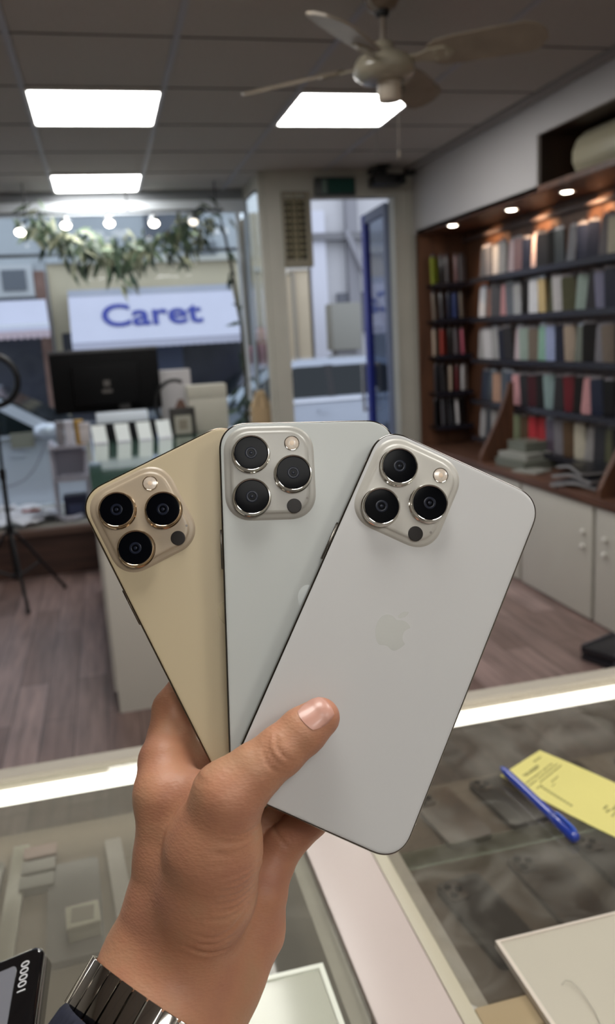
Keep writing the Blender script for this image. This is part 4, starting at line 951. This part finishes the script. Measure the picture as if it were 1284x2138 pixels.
# ------------------------------------------------------------------ the three phones in the hand (millimetres in each phone's own frame)
PHW = 77.6
def apple_mark():
    """fruit-shaped maker's mark with bite and leaf, traced as two closed outlines, 24 units high"""
    body = [(12.152, 6.896), [(-.948, 0), (-2.415, -1.078), (-3.96, -1.04)], [(-2.04, .027), (-3.91, 1.183), (-4.961, 3.014)], [(-2.117, 3.675), (-.546, 9.103), (1.519, 12.09)],
            [(1.013, 1.454), (2.208, 3.09), (3.792, 3.039)], [(1.52, -.065), (2.09, -.987), (3.935, -.987)], [(1.831, 0), (2.35, .987), (3.96, .948)], [(1.637, -.026), (2.676, -1.48), (3.676, -2.948)],
            [(1.156, -1.688), (1.636, -3.325), (1.662, -3.415)], [(-.039, -.013), (-3.182, -1.221), (-3.22, -4.857)], [(-.026, -3.04), (2.48, -4.494), (2.597, -4.559)], [(-1.429, -2.09), (-3.623, -2.324), (-4.39, -2.376)], [(-2.0, -.156), (-3.675, 1.09), (-4.61, 1.09)]]
    leaf = [(15.53, 3.83), [(.843, -1.012), (1.4, -2.427), (1.245, -3.83)], [(-1.207, .052), (-2.662, .805), (-3.532, 1.818)], [(-.78, .896), (-1.454, 2.338), (-1.273, 3.714)], [(1.338, .104), (2.715, -.688), (3.56, -1.702)]]
    out = []
    for path in (body, leaf):
        p = Vector(path[0]); pts = []
        for c1, c2, e in path[1:]:
            a, b, c, d = p, p + Vector(c1), p + Vector(c2), p + Vector(e)
            for k in range(8):
                s = k / 8; pts.append(a * (1-s)**3 + b * (3*s*(1-s)**2) + c * (3*s*s*(1-s)) + d * s**3)
            p = d
        out.append([(q.x - 12.0, 12.0 - q.y) for q in pts])
    return out
MARK = apple_mark()
def phone(label, M, L, band, back, plate, mark, group, mark_v):
    S = M @ Matrix.Scale(.001, 4)
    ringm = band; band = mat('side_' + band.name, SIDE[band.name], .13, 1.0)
    t = thing('smartphone', label, 'phone', M=M, group=group)
    def W(mb): return MB().add(mb.v, mb.f, Matrix.Scale(.001, 4))
    def put(mb, name, m, parent=t, smooth=40): return build(W(mb), name, m, parent, local=True, smooth=smooth)
    def outline(ins, n=12): return rrect(ins, PHW - ins, -L + ins, -ins, 12.6 - ins, n, 2.25)
    ring = lambda ins, z: [(u, v, z) for u, v in outline(ins)]
    fr = put(MB().loft([ring(.9, -8.25), ring(.35, -8.2), ring(.0, -7.75), ring(.0, -.75), ring(.12, -.35), ring(.45, -.06), ring(.85, -.0)]), 'frame', band, smooth=35)
    # plastic breaks in the metal band and the side buttons
    br = MB()
    br.box(-.03, .4, -L + 17.2, -L + 16.2, -7.6, -.6).box(PHW - .4, PHW + .03, -L + 17.2, -L + 16.2, -7.6, -.6).box(-.03, .4, -17.6, -16.6, -7.6, -.6).box(16, 17, -.4, .03, -7.6, -.6)
    put(br, 'antenna_break', mat('antenna_' + band.name, 'a8a39a', .5), fr, 0)
    put(MB().box(-.75, .1, -63.5, -46.5, -5.6, -2.6, b=.4), 'side_button', band)
    put(MB().box(PHW - .1, PHW + .7, -53, -44, -5.6, -2.6, b=.4).box(PHW - .1, PHW + .7, -65, -56, -5.6, -2.6, b=.4), 'volume_button', band)
    put(MB().loft([ring(.75, -.12), ring(.78, .12), ring(1.0, .26), ring(1.5, .32), ring(2.4, .34)], cap0=False), 'back_glass', back, smooth=50)
    # camera island
    def isl(ins, z): return [(u, v, z) for u, v in rrect(1.9 + ins, 41.2 - ins, -43.6 + ins, -2.0 - ins, 11.8 - ins * .85, 12, 2.2)]
    ip = put(MB().loft([isl(0, .33), isl(.35, .55), isl(.75, .9), isl(1.3, 1.1), isl(2.2, 1.15), isl(2.6, 1.35), isl(2.9, 1.8), isl(3.4, 2.0), isl(4.2, 2.02)], cap0=False), 'camera_island', plate, smooth=60)
    for u, v in ((13.6, -14.85), (13.3, -33.9), (31.4, -24.05)):
        c = (u, v, 0)
        rg = put(MB().lathe([(8.35, 1.9), (8.35, 2.3), (8.0, 2.7), (8.0, 4.9), (7.75, 5.35), (7.45, 5.45), (7.25, 5.3), (7.2, 5.0)], c, 48, False, False), 'lens_ring', ringm, ip, 40)
        put(MB().lathe([(7.3, 5.05), (7.1, 5.12), (6.9, 5.13), (3.5, 5.15), (.01, 5.16)], c, 48, False, True), 'lens_glass', mat('lens_black', '06070b', .14, spec=.03), rg, 50)
        put(MB().lathe([(2.6, 5.165), (2.5, 5.19), (1.7, 5.19), (1.6, 5.165)], c, 32, False, False).lathe([(.75, 5.165), (.6, 5.2), (.01, 5.2)], c, 16, False, True), 'iris', mat('lens_blue', '191d2a', .2, spec=.1), rg, 50)
    fl = put(MB().lathe([(3.35, 1.95), (3.35, 2.2), (3.1, 2.3), (2.95, 2.2)], (31.6, -10.3, 0), 32, False, False), 'flash_ring', ringm, ip, 40)
    put(MB().lathe([(3.0, 2.15), (2.2, 2.32), (.01, 2.38)], (31.6, -10.3, 0), 32, False, True), 'flash_lens', mat('flash_pearl', 'cdbfb0', .2, coat=.6, noise=.12, nscale=700), fl, 60)
    put(MB().lathe([(1.0, 2.38), (.7, 2.43), (.01, 2.44)], (31.6, -10.3, 0), 16, False, True), 'flash_core', mat('flash_warm', 'e0c8ae', .3), fl, 60)
    put(MB().lathe([(3.2, 2.0), (3.2, 2.12), (3.0, 2.16), (2.85, 2.165), (1.5, 2.165), (.01, 2.165)], (31.4, -38.0, 0), 32, False, True), 'depth_sensor', mat('sensor_dark', '2a2726', .3, spec=.1), ip, 50)
    put(MB().lathe([(.55, 2.0), (.55, 2.06), (.01, 2.06)], (37.2, -34.8, 0), 14, False, True), 'microphone', mat('mic_grey', '857f78', .4), ip, 50)
    mk = MB(); s = 17.4 / 24.0
    for pts in MARK:
        mk.prism([(PHW / 2 - .4 + x * s, -mark_v + y * s) for x, y in pts], lambda u, v, h: (u, v, h), .34, .362)
    put(mk, 'maker_mark', mark, t, 0)
    # glass front on the hidden side
    put(MB().loft([ring(1.0, -8.26), ring(.75, -8.1)]), 'screen', mat('phone_screen', '050507', .08), t, 30)
    return t
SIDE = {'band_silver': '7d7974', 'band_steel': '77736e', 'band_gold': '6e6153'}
def pose(loc, rows):
    m = Matrix(rows).to_4x4(); m.translation = Vector(loc); return m
def satin(name, c1, rough, **k): return mat(name, c1, rough, **k)
hold = 'three phones fanned out in the hand'
phone('white smartphone in front of the fan, under the thumb',
      pose((0.11408, 0.33355, 1.46043), ((0.84416, 0.52413, -0.11262), (-0.27485, 0.24277, -0.93033), (-0.46027, 0.81630, 0.34900))), 163.0,
      mat('band_silver', 'd9d6d0', .14, 1.0), satin('matte_glass_white', 'c2c2c2', .36, spec=.4), satin('plate_white', 'b9b6af', .3, spec=.35), mat('mark_white', 'b0b1ae', .34, .3), hold, 77.9)
phone('silver grey smartphone in the middle of the fan',
      pose((0.04618, 0.35438, 1.46471), ((0.98950, 0.09097, -0.11235), (-0.13735, 0.34918, -0.92693), (-0.04510, 0.93263, 0.35801))), 159.5,
      mat('band_steel', 'cfccc5', .14, 1.0), satin('matte_glass_grey', 'b8bcba', .36, spec=.4), satin('plate_grey', 'a5a39d', .3, spec=.35), mat('mark_grey', 'a3a7a7', .3, .35), hold, 76.5)
phone('gold smartphone at the left of the fan',
      pose((-0.01761, 0.36879, 1.43593), ((0.92923, -0.33932, -0.14626), (0.00620, 0.41010, -0.91202), (0.36945, 0.84657, 0.38319))), 157.0,
      mat('band_gold', 'b9a58c', .14, 1.0), satin('matte_glass_gold', 'bdae90', .36, spec=.4), satin('plate_gold', 'a79884', .3, spec=.35), mat('mark_gold', 'a3967a', .3, .35), hold, 76.5)

# ------------------------------------------------------------------ the hand (millimetres in the frame of the grip)
GRIP = Matrix.Translation((0.0765, 0.3233, 1.4279)) @ VIEW.to_4x4()
HAND = {
    'arm': [(-67.6, -185.0, 4, 16), (-78.87, -208.9, 26, 17.5), (-95.86, -232.4, 60, 19)],
    'arm2': [(-36.21, -193.73, -2, 17), (-50.51, -220.92, 22, 19), (-70.75, -243.26, 55, 20)],
    'arm3': [(-50.49, -185.86, 6, 17), (-63.28, -209.89, 30, 19), (-82.09, -234.01, 62, 21)],
    'radial': [(-60.26, -118.74, 3, 10.4), (-58.88, -142.93, 3, 12.5), (-59.47, -162.75, 3, 15.5), (-67.6, -185.0, 4, 16)],
    'ulnar': [(-19.97, -164.5, -10, 11.5), (-24.71, -179.32, -10, 14.5), (-36.21, -193.73, -2, 17)],
    'mid': [(-45.97, -138.94, -12, 14), (-41.59, -166.97, -10, 17), (-48.68, -187.3, -2, 19)],
    'mid2': [(-29.74, -159.36, -16, 12), (-35.41, -177.26, -10, 16)],
    'web': [(-59.09, -117.57, -4, 10.5), (-36.52, -116.98, 8, 10)],
    'thumb': [(4.9, -80.88, 19.5, 7.9), (-1.87, -85.81, 21.5, 9.0), (-10.6, -92.76, 24, 9.5), (-20.72, -100.45, 25.5, 10.6), (-30.61, -109.36, 26.5, 13.2)],
    'thenar': [(-30.61, -109.36, 26.5, 13.2), (-36.89, -131.95, 20, 18.2), (-40.78, -152.15, 13, 19.5), (-49.12, -175.06, 6, 19)],
    'index': [(-60.98, -118.55, -1, 10.7), (-61.7, -107.88, -12, 10.9), (-60.69, -100.3, -22, 10.0), (-60.23, -89.16, -27, 9.3), (-56.3, -81.84, -31, 8.4)],
    'index2': [(-59.02, -118.25, -6, 11), (-53.24, -112.01, -22, 10)],
    'pinky': [(-19.46, -161.71, -12, 10.0), (-15.45, -154.32, -15, 9.3), (-11.13, -146.79, -17, 8.7), (1.26, -134.19, -17, 8.2), (10.02, -125.09, -15, 7.4)],
    'ring': [(-32.37, -155.66, -22, 10.5), (-17.85, -136.25, -30, 9.8), (-2.6, -120.36, -28, 9), (6.46, -113.24, -26, 8.2)],
    'middle': [(-45.95, -139.98, -20, 11), (-33.17, -118.07, -31, 10), (-21.05, -101.15, -29, 9.2), (-12.31, -92.61, -27, 8.4)],
}
CREASE = [
    [(-12.16, -118.41), (-9.73, -124.58), (-5.61, -133.75)],
    [(-19.08, -134.5), (-13.84, -138.24), (-7.86, -144.22)],
    [(-33.67, -121.03), (-26.56, -123.27), (-18.89, -122.15)],
    [(-35.92, -125.89), (-27.5, -127.39), (-18.89, -125.14)],
    [(-34.98, -130.75), (-25.63, -131.13), (-19.08, -129.63)],
    [(-32.17, -135.8), (-24.69, -135.24), (-19.08, -134.12)],
    [(-33.11, -141.42), (-25.63, -141.6), (-19.64, -138.98)],
    [(-34.98, -147.59), (-27.5, -147.59), (-20.76, -145.34)],
    [(-42.82, -159.25), (-36.71, -162.31), (-29.06, -160.01), (-22.45, -151.7)],
    [(-40.53, -164.22), (-34.41, -165.75), (-27.91, -163.07)],
    [(-46.26, -165.56), (-38.62, -169.96), (-30.97, -170.72)],
    [(-32.17, -119.16), (-24.69, -121.03), (-18.14, -119.16)],
    [(-34.42, -128.32), (-26.56, -129.26), (-19.45, -127.39)],
    [(-31.24, -133.37), (-24.69, -133.19), (-19.08, -131.69)],
    [(-30.3, -138.61), (-24.32, -138.24), (-19.45, -136.37)],
    [(-32.17, -144.6), (-25.63, -144.41), (-20.2, -141.98)],
    [(-33.67, -150.4), (-26.94, -150.58), (-21.51, -148.34)],
    [(-37.79, -153.58), (-30.3, -154.32), (-23.2, -151.33)],
    [(-54.25, -92.22), (-49.01, -97.46), (-43.4, -100.08), (-38.16, -101.57)],
    [(-52.38, -97.08), (-46.2, -100.45), (-40.59, -102.32)],
    [(-15.9, -86.23), (-16.84, -89.98), (-14.96, -94.46), (-11.6, -97.46), (-7.48, -99.33)],
    [(-14.22, -84.74), (-14.96, -89.23), (-12.53, -93.34), (-7.86, -96.34)],
    [(-11.97, -83.62), (-11.97, -88.1), (-8.6, -92.22), (-5.61, -94.46)],
    [(-44.89, -89.6), (-43.02, -93.72), (-41.53, -97.83)],
]
BAND_C = (-57.48, -198.56, 11)
SLEEVE_Y = 17.0
def seg(P, a, b):
    a, b = np.array(a, np.float32), np.array(b, np.float32)
    d = b[:3] - a[:3]; L2 = float(d @ d) + 1e-9
    t = np.clip(((P - a[:3]) @ d) / L2, 0, 1)
    q = P - a[:3] - t[..., None] * d
    return np.sqrt((q * q).sum(-1)) - (a[3] + t * (b[3] - a[3]))
def smin(a, b, k):
    h = np.clip(.5 + .5 * (b - a) / k, 0, 1)
    return b + (a - b) * h - k * h * (1 - h)
def chain(P, pts, k=2.0):
    d = None
    for a, b in zip(pts[:-1], pts[1:]):
        s = seg(P, a, b); d = s if d is None else smin(d, s, k)
    return d
def hand_sdf(P):
    palm = chain(P, HAND['radial'], 4)
    for n, k in (('ulnar', 10), ('mid', 9), ('mid2', 9), ('arm', 8), ('arm2', 8), ('arm3', 10)): palm = smin(palm, chain(P, HAND[n], 4), k)
    th = smin(chain(P, HAND['thumb'], 3), chain(P, HAND['thenar'], 6), 5)
    d = smin(palm, th, 7.5)
    d = smin(d, chain(P, HAND['web'], 3), 8)
    d = smin(d, smin(chain(P, HAND['index'], 3), chain(P, HAND['index2'], 2), 5), 5.5)
    fing = np.minimum(np.minimum(chain(P, HAND['pinky'], 2), chain(P, HAND['ring'], 2)), chain(P, HAND['middle'], 2))
    return smin(d, fing, 3.0)
def surface_nets(fn, lo, hi, h):
    """naive surface nets: one vertex per mixed cell, one quad per crossed edge"""
    ax = [np.arange(lo[i], hi[i] + h, h, dtype=np.float32) for i in range(3)]
    n = [len(a) for a in ax]
    F = np.empty(n, np.float32)
    Y, Z = np.meshgrid(ax[1], ax[2], indexing='ij')
    for i0 in range(0, n[0], 16):
        xs = ax[0][i0:i0 + 16]
        P = np.empty((len(xs), n[1], n[2], 3), np.float32)
        P[..., 0] = xs[:, None, None]; P[..., 1] = Y; P[..., 2] = Z
        F[i0:i0 + 16] = fn(P)
    S = F < 0
    c = [(i, j, k) for i in (0, 1) for j in (0, 1) for k in (0, 1)]
    cut = lambda A, o: A[o[0]:n[0]-1+o[0], o[1]:n[1]-1+o[1], o[2]:n[2]-1+o[2]]
    cnt = sum(cut(S, o).astype(np.int8) for o in c)
    mix = (cnt > 0) & (cnt < 8)
    idx = np.full(mix.shape, -1, np.int64); idx[mix] = np.arange(mix.sum())
    acc = np.zeros((int(mix.sum()), 3)); num = np.zeros(len(acc))
    for a in c:
        for d in range(3):
            if a[d]: continue
            b = list(a); b[d] = 1
            fa, fb = cut(F, a)[mix], cut(F, b)[mix]
            x = (fa < 0) != (fb < 0)
            t = np.where(x, fa / np.where(x, fa - fb, 1), 0)
            for e in range(3): acc[:, e] += np.where(x, (a[e] + (t if e == d else 0)), 0)
            num += x
    base = np.argwhere(mix)
    V = (base + acc / num[:, None]) * h + np.array([a[0] for a in ax])
    Q = []
    for d in range(3):
        u, v = (d + 1) % 3, (d + 2) % 3
        sl0 = [slice(None)] * 3; sl1 = [slice(None)] * 3
        sl0[d] = slice(0, n[d] - 1); sl1[d] = slice(1, n[d])
        X = S[tuple(sl0)] != S[tuple(sl1)]
        g = np.argwhere(X)
        ok = (g[:, u] > 0) & (g[:, v] > 0) & (g[:, u] < n[u] - 1) & (g[:, v] < n[v] - 1)
        g = g[ok]
        flip = S[tuple(g.T)]
        q = []
        for du, dv in ((1, 1), (0, 1), (0, 0), (1, 0)):
            w = g.copy(); w[:, u] -= du; w[:, v] -= dv; q.append(idx[tuple(w.T)])
        q = np.stack(q, 1); q[~flip] = q[~flip][:, ::-1]
        Q.append(q)
    return V, np.concatenate(Q)
def np_mesh(name, V, Q):
    me = bpy.data.meshes.new(name)
    me.vertices.add(len(V)); me.vertices.foreach_set('co', np.ascontiguousarray(V, np.float32).ravel())
    me.loops.add(Q.size); me.loops.foreach_set('vertex_index', Q.ravel().astype(np.int32))
    me.polygons.add(len(Q)); me.polygons.foreach_set('loop_start', np.arange(0, Q.size, 4, dtype=np.int32))
    me.update(calc_edges=True); me.validate()
    for p in me.polygons: p.use_smooth = True
    return me
def laplace(V, Q, it):
    for _ in range(it):
        A = np.zeros_like(V); N = np.zeros(len(V))
        for i in range(4):
            a, b = Q[:, i], Q[:, (i + 1) % 4]
            np.add.at(A, a, V[b]); np.add.at(A, b, V[a]); np.add.at(N, a, 1); np.add.at(N, b, 1)
        V = V * .45 + .55 * A / N[:, None]
    return V
allp = np.array([p for v in HAND.values() for p in v])
lo = (allp[:, :3] - allp[:, 3:]).min(0) - 3; hi = (allp[:, :3] + allp[:, 3:]).max(0) + 3
lo[1] = max(lo[1], -262.0)
V, Q = surface_nets(hand_sdf, lo, hi, 1.0)
V = laplace(V, Q, 2)
# skin folds: shallow grooves along the creases of the side that shows
eps = .4
def grad(Pv):
    G = np.stack([hand_sdf(Pv + np.eye(3, dtype=np.float32)[i] * eps) - hand_sdf(Pv - np.eye(3, dtype=np.float32)[i] * eps) for i in range(3)], 1)
    return G / np.maximum(np.linalg.norm(G, axis=1, keepdims=True), 1e-6)
NRM = grad(V.astype(np.float32))
def polyd(P2, pl):
    pl = np.array(pl); fine = []
    m = len(pl)
    for a, b in zip(pl[:-1], pl[1:]): fine += [a + (b - a) * s for s in np.linspace(0, 1, 12, endpoint=False)]
    fine = np.array(fine + [pl[-1]])
    for _ in range(14): fine[1:-1] = (fine[:-2] + fine[2:]) / 2 * .5 + fine[1:-1] * .5
    D = np.full(len(P2), 1e9); T = np.zeros(len(P2))
    for i in range(len(fine) - 1):
        a, b = fine[i], fine[i + 1]; d = b - a
        t = np.clip(((P2 - a) @ d) / max(d @ d, 1e-9), 0, 1); q = P2 - a - t[:, None] * d
        s = np.sqrt((q * q).sum(1)); w = s < D; D[w] = s[w]; T[w] = (i + t[w]) / (len(fine) - 1)
    return D, T
front = (NRM[:, 2] > .05) & (V[:, 1] > -215)
disp = np.zeros(len(V)); P2 = V[front][:, :2]
for ci, pl in enumerate(CREASE):
    D, T = polyd(P2, pl)
    w = np.sin(np.clip(T, .04, .96) * PI) ** .5
    disp[front] += -(.55 if ci < 18 else .42) * w * np.exp(-(D / .62) ** 2) + .16 * w * np.exp(-((D - 1.9) / 1.0) ** 2)
disp += .035 * np.sin(V[:, 0] * .9 + 2 * np.sin(V[:, 1] * .31)) * np.sin(V[:, 1] * 1.7 + V[:, 0] * .4) * (V[:, 1] > -190)
V = V + NRM * disp[:, None]
me = np_mesh('person', V * .001, Q)
skin = bpy.data.materials.new('skin'); skin.use_nodes = True
nt = skin.node_tree; b = nt.nodes['Principled BSDF']; L = nt.links.new
tc = nt.nodes.new('ShaderNodeTexCoord')
n1 = nt.nodes.new('ShaderNodeTexNoise'); n1.inputs['Scale'].default_value = 38; n1.inputs['Detail'].default_value = 4
L(tc.outputs['Object'], n1.inputs['Vector'])
rp_ = nt.nodes.new('ShaderNodeValToRGB')
rp_.color_ramp.elements[0].position = .32; rp_.color_ramp.elements[1].position = .68
rp_.color_ramp.elements[0].color = lin('ae8467'); rp_.color_ramp.elements[1].color = lin('a8745d')
e_ = rp_.color_ramp.elements.new(.5); e_.color = lin('b17e62')
L(n1.outputs['Fac'], rp_.inputs['Fac']); L(rp_.outputs['Color'], b.inputs['Base Color'])
b.inputs['Roughness'].default_value = .48; b.inputs['Specular IOR Level'].default_value = .35
b.inputs['Subsurface Weight'].default_value = .12; b.inputs['Subsurface Radius'].default_value = (1, .35, .2); b.inputs['Subsurface Scale'].default_value = .003
mpb = nt.nodes.new('ShaderNodeMapping'); mpb.inputs['Scale'].default_value = (1, 2.2, 1); mpb.inputs['Rotation'].default_value = (0, 0, .35)
L(tc.outputs['Object'], mpb.inputs['Vector'])
vr = nt.nodes.new('ShaderNodeTexVoronoi'); vr.inputs['Scale'].default_value = 520
L(mpb.outputs[0], vr.inputs['Vector'])
n3 = nt.nodes.new('ShaderNodeTexNoise'); n3.inputs['Scale'].default_value = 130; n3.inputs['Detail'].default_value = 5
mpl = nt.nodes.new('ShaderNodeMapping'); mpl.inputs['Scale'].default_value = (1, 5.5, 1); mpl.inputs['Rotation'].default_value = (0, 0, -.18)
L(tc.outputs['Object'], mpl.inputs['Vector']); L(mpl.outputs[0], n3.inputs['Vector'])
ad = nt.nodes.new('ShaderNodeMath'); ad.operation = 'ADD'; L(vr.outputs['Distance'], ad.inputs[0]); L(n3.outputs['Fac'], ad.inputs[1])
bp2 = nt.nodes.new('ShaderNodeBump'); bp2.inputs['Strength'].default_value = .16; bp2.inputs['Distance'].default_value = .0006
L(ad.outputs[0], bp2.inputs['Height']); L(bp2.outputs['Normal'], b.inputs['Normal'])
me.materials.append(skin)
hand = bpy.data.objects.new('person', me); COL.objects.link(hand); hand.matrix_world = GRIP; ROOT_M[hand] = GRIP
tag(hand, 'left hand and wrist of a person holding up three fanned phones', 'person')
def mm(mb): return MB().add(mb.v, mb.f, Matrix.Scale(.001, 4))
# thumbnail, laid on the skin
TN = [np.array(p[:3]) for p in HAND['thumb']]
axis = (TN[0] - TN[2]); axis /= np.linalg.norm(axis)
nz = np.array([-.30, .26, .92]); nz -= axis * (nz @ axis); nz /= np.linalg.norm(nz); sx = np.cross(axis, nz)
nu, nv = 18, 16; rows = []
c0 = TN[0] - axis * .6 - sx * .9
for j in range(nv + 1):
    row = []
    for i in range(nu + 1):
        u, v = -1 + 2 * i / nu, -1 + 2 * j / nv
        uu = u * math.sqrt(max(0, 1 - .36 * v * v)) * (1.0 if v > 0 else 1); vv = v * math.sqrt(max(0, 1 - .30 * u * u))
        p = c0 + sx * (uu * 5.9) + axis * (vv * 6.2) + nz * 14
        for _ in range(40): p = p - nz * max(-.5, min(2, float(hand_sdf(p[None].astype(np.float32))[0]) - .22))
        row.append(p)
    rows.append(row)
nb = MB()
nb.loft([[tuple(p) for p in r] + [tuple(p - nz * .55) for p in reversed(r)] for r in rows])
build(mm(nb), 'thumbnail', mat('nail_pink', 'b98a7b', .36, coat=.12), hand, local=True, smooth=60, label='smooth pinkish thumbnail')

# metal expansion band around the wrist, hugging the skin
AD = np.array([-.54, -.84, .52]); AD /= np.linalg.norm(AD)        # along the arm, towards the sleeve
AX = np.array([.84, -.54, 0.0]); AX /= np.linalg.norm(AX); AZ = np.cross(AX, AD); AZ = AZ if AZ[2] > 0 else -AZ
BC = np.array(BAND_C)
NA = 360
ANG = np.linspace(0, 2 * PI, NA, endpoint=False)
def girth(ys, gap, soft):
    """distance from the arm's axis to just outside the skin, for every direction round the arm"""
    r = np.arange(4, 62, .25); best = np.zeros(NA)
    D = AX[None] * np.cos(ANG)[:, None] + AZ[None] * np.sin(ANG)[:, None]
    for y in ys:
        P = (BC + AD * y)[None, None] + D[:, None] * r[None, :, None]
        F = hand_sdf(P.astype(np.float32)) < 0
        best = np.maximum(best, (F * r[None]).max(1))
    k = np.exp(-.5 * (np.arange(-30, 31) / soft) ** 2); k /= k.sum()
    best = np.convolve(np.concatenate([best[-30:], best, best[:30]]), k, 'valid')
    return best + gap
def oval(rad, y): return BC[None] + AD[None] * y + (AX[None] * np.cos(ANG)[:, None] + AZ[None] * np.sin(ANG)[:, None]) * rad[:, None]
band = thing('bracelet', 'polished metal link watch band around the wrist', 'watch band', M=GRIP)
GR = girth((-1, 6, 12, 19), .9, 9)
lk_m = mat('link_steel', 'b4b0aa', .10, 1.0)
O = oval(GR, 0); O = np.concatenate([O, O[:1]])
al = np.concatenate([[0], np.cumsum(np.linalg.norm(np.diff(O, axis=0), axis=1))])
NL = max(20, round(al[-1] / 6.7)); w = al[-1] / NL
at_ = lambda s: np.array([np.interp(s % al[-1], al, O[:, i]) for i in range(3)])
for k in range(NL):
    s = (k + .5) * w; c = at_(s)
    tg = at_(s + .45 * w) - at_(s - .45 * w); tg /= np.linalg.norm(tg)
    no = np.cross(AD, tg); no = no if no @ (c - BC) > 0 else -no
    M = Matrix((Vector(tg), Vector(AD), Vector(no))).transposed().to_4x4(); M.translation = Vector(c)
    g = MB().box(-w/2 + .28, w/2 - .28, -.2, 18.2, -.3, 1.7, M=M, b=.35)
    build(mm(g), 'link', lk_m, band, local=True)
rg = [[tuple(p) for p in oval(GR + d, y)] for d, y in ((.1, .8), (.1, 17.2), (-.6, 17.2), (-.6, .8), (.1, .8))]
build(mm(MB().loft(rg, False, False)), 'spring_core', mat('dark_steel', '55524f', .3, 1.0), band, local=True)

# dark knitted cuff of the sleeve
SG = girth((18, 24, 32, 40), 3.2, 12)
S0 = SLEEVE_Y
def cuff(off, y, rib):
    rr_ = SG + off + y * .10 + rib * .5 * np.cos(60 * ANG)
    return [tuple(p) for p in oval(rr_, S0 + y)]
rings = [cuff(-2.6, 30, 0), cuff(-2.2, 4, 0), cuff(-1.6, 1.0, 0), cuff(-.6, 0, .3), cuff(.4, .8, .8), cuff(1.0, 3, 1), cuff(1.0, 30, 1), cuff(1.0, 80, 1)]
build(mm(MB().loft(rings, False, False)), 'sleeve', mat('navy_knit', '161a2c', .85, noise=.2, nscale=300), hand, local=True, smooth=60, label='dark navy ribbed sleeve cuff')

# ------------------------------------------------------------------ a passer-by across the street
def passer(off, parts):
    PB = dict(torso=[(0, 0, 1.38, .15), (0, 0, 1.05, .135), (0, .0, .95, .15)], sh=[(-.17, 0, 1.42, .07), (.17, 0, 1.42, .07)], neck=[(0, 0, 1.45, .06), (0, -.01, 1.56, .055)],
              head=[(0, -.015, 1.60, .085), (0, -.01, 1.70, .095)], nose=[(0, -.10, 1.645, .016), (0, -.105, 1.625, .018)], ear=[(-.095, 0, 1.65, .018), (.095, 0, 1.65, .018)],
              armL=[(-.21, 0, 1.40, .058), (-.25, .03, 1.12, .048), (-.22, -.10, .90, .038), (-.215, -.13, .83, .035)], armR=[(.21, 0, 1.40, .058), (.24, .03, 1.12, .048), (.18, -.14, .98, .038), (.15, -.2, .96, .035)],
              legL=[(-.10, 0, .90, .095), (-.11, -.06, .50, .065), (-.10, .02, .08, .045), (-.10, -.10, .035, .035)], legR=[(.10, 0, .90, .095), (.10, .05, .50, .065), (.10, .16, .09, .045), (.10, .06, .035, .035)])
    def f(P):
        d = None
        for k in parts:
            c = chain(P, PB[k], .03)
            d = c if d is None else smin(d, c, .04)
        return d - off
    return f
PX, PY, PZ = 2.47, 9.75 + 3.2, SZ + .12
def body_part(name, off, parts, lo, hi, m, parent=None, **k):
    V, Q = surface_nets(passer(off, parts), lo, hi, .016)
    me = np_mesh(name, V, Q); me.materials.append(m)
    o = bpy.data.objects.new(name, me); COL.objects.link(o)
    if parent is None: o.location = (PX, PY, PZ)
    else: o.parent = parent
    return tag(o, **k)
ps = body_part('person', 0, ['torso', 'sh', 'neck', 'head', 'nose', 'ear', 'armL', 'armR', 'legL', 'legR'], (-.34, -.3, -.02), (.34, .3, 1.85), mat('far_skin', 'b98d78', .6), None, label='person in a dark red jacket on the far pavement, behind the side window', cat='person')
body_part('jacket', .018, ['torso', 'sh', 'armL', 'armR'], (-.38, -.2, .9), (.38, .25, 1.62), mat('red_jacket', '70303c', .8), ps)
body_part('trousers', .016, ['legL', 'legR'], (-.26, -.1, .1), (.26, .26, 1.04), mat('dark_trousers', '2e3040', .8), ps)
body_part('hair', .014, ['head'], (-.2, -.05, 1.62), (.2, .2, 1.9), mat('dark_hair', '241d1c', .7), ps)
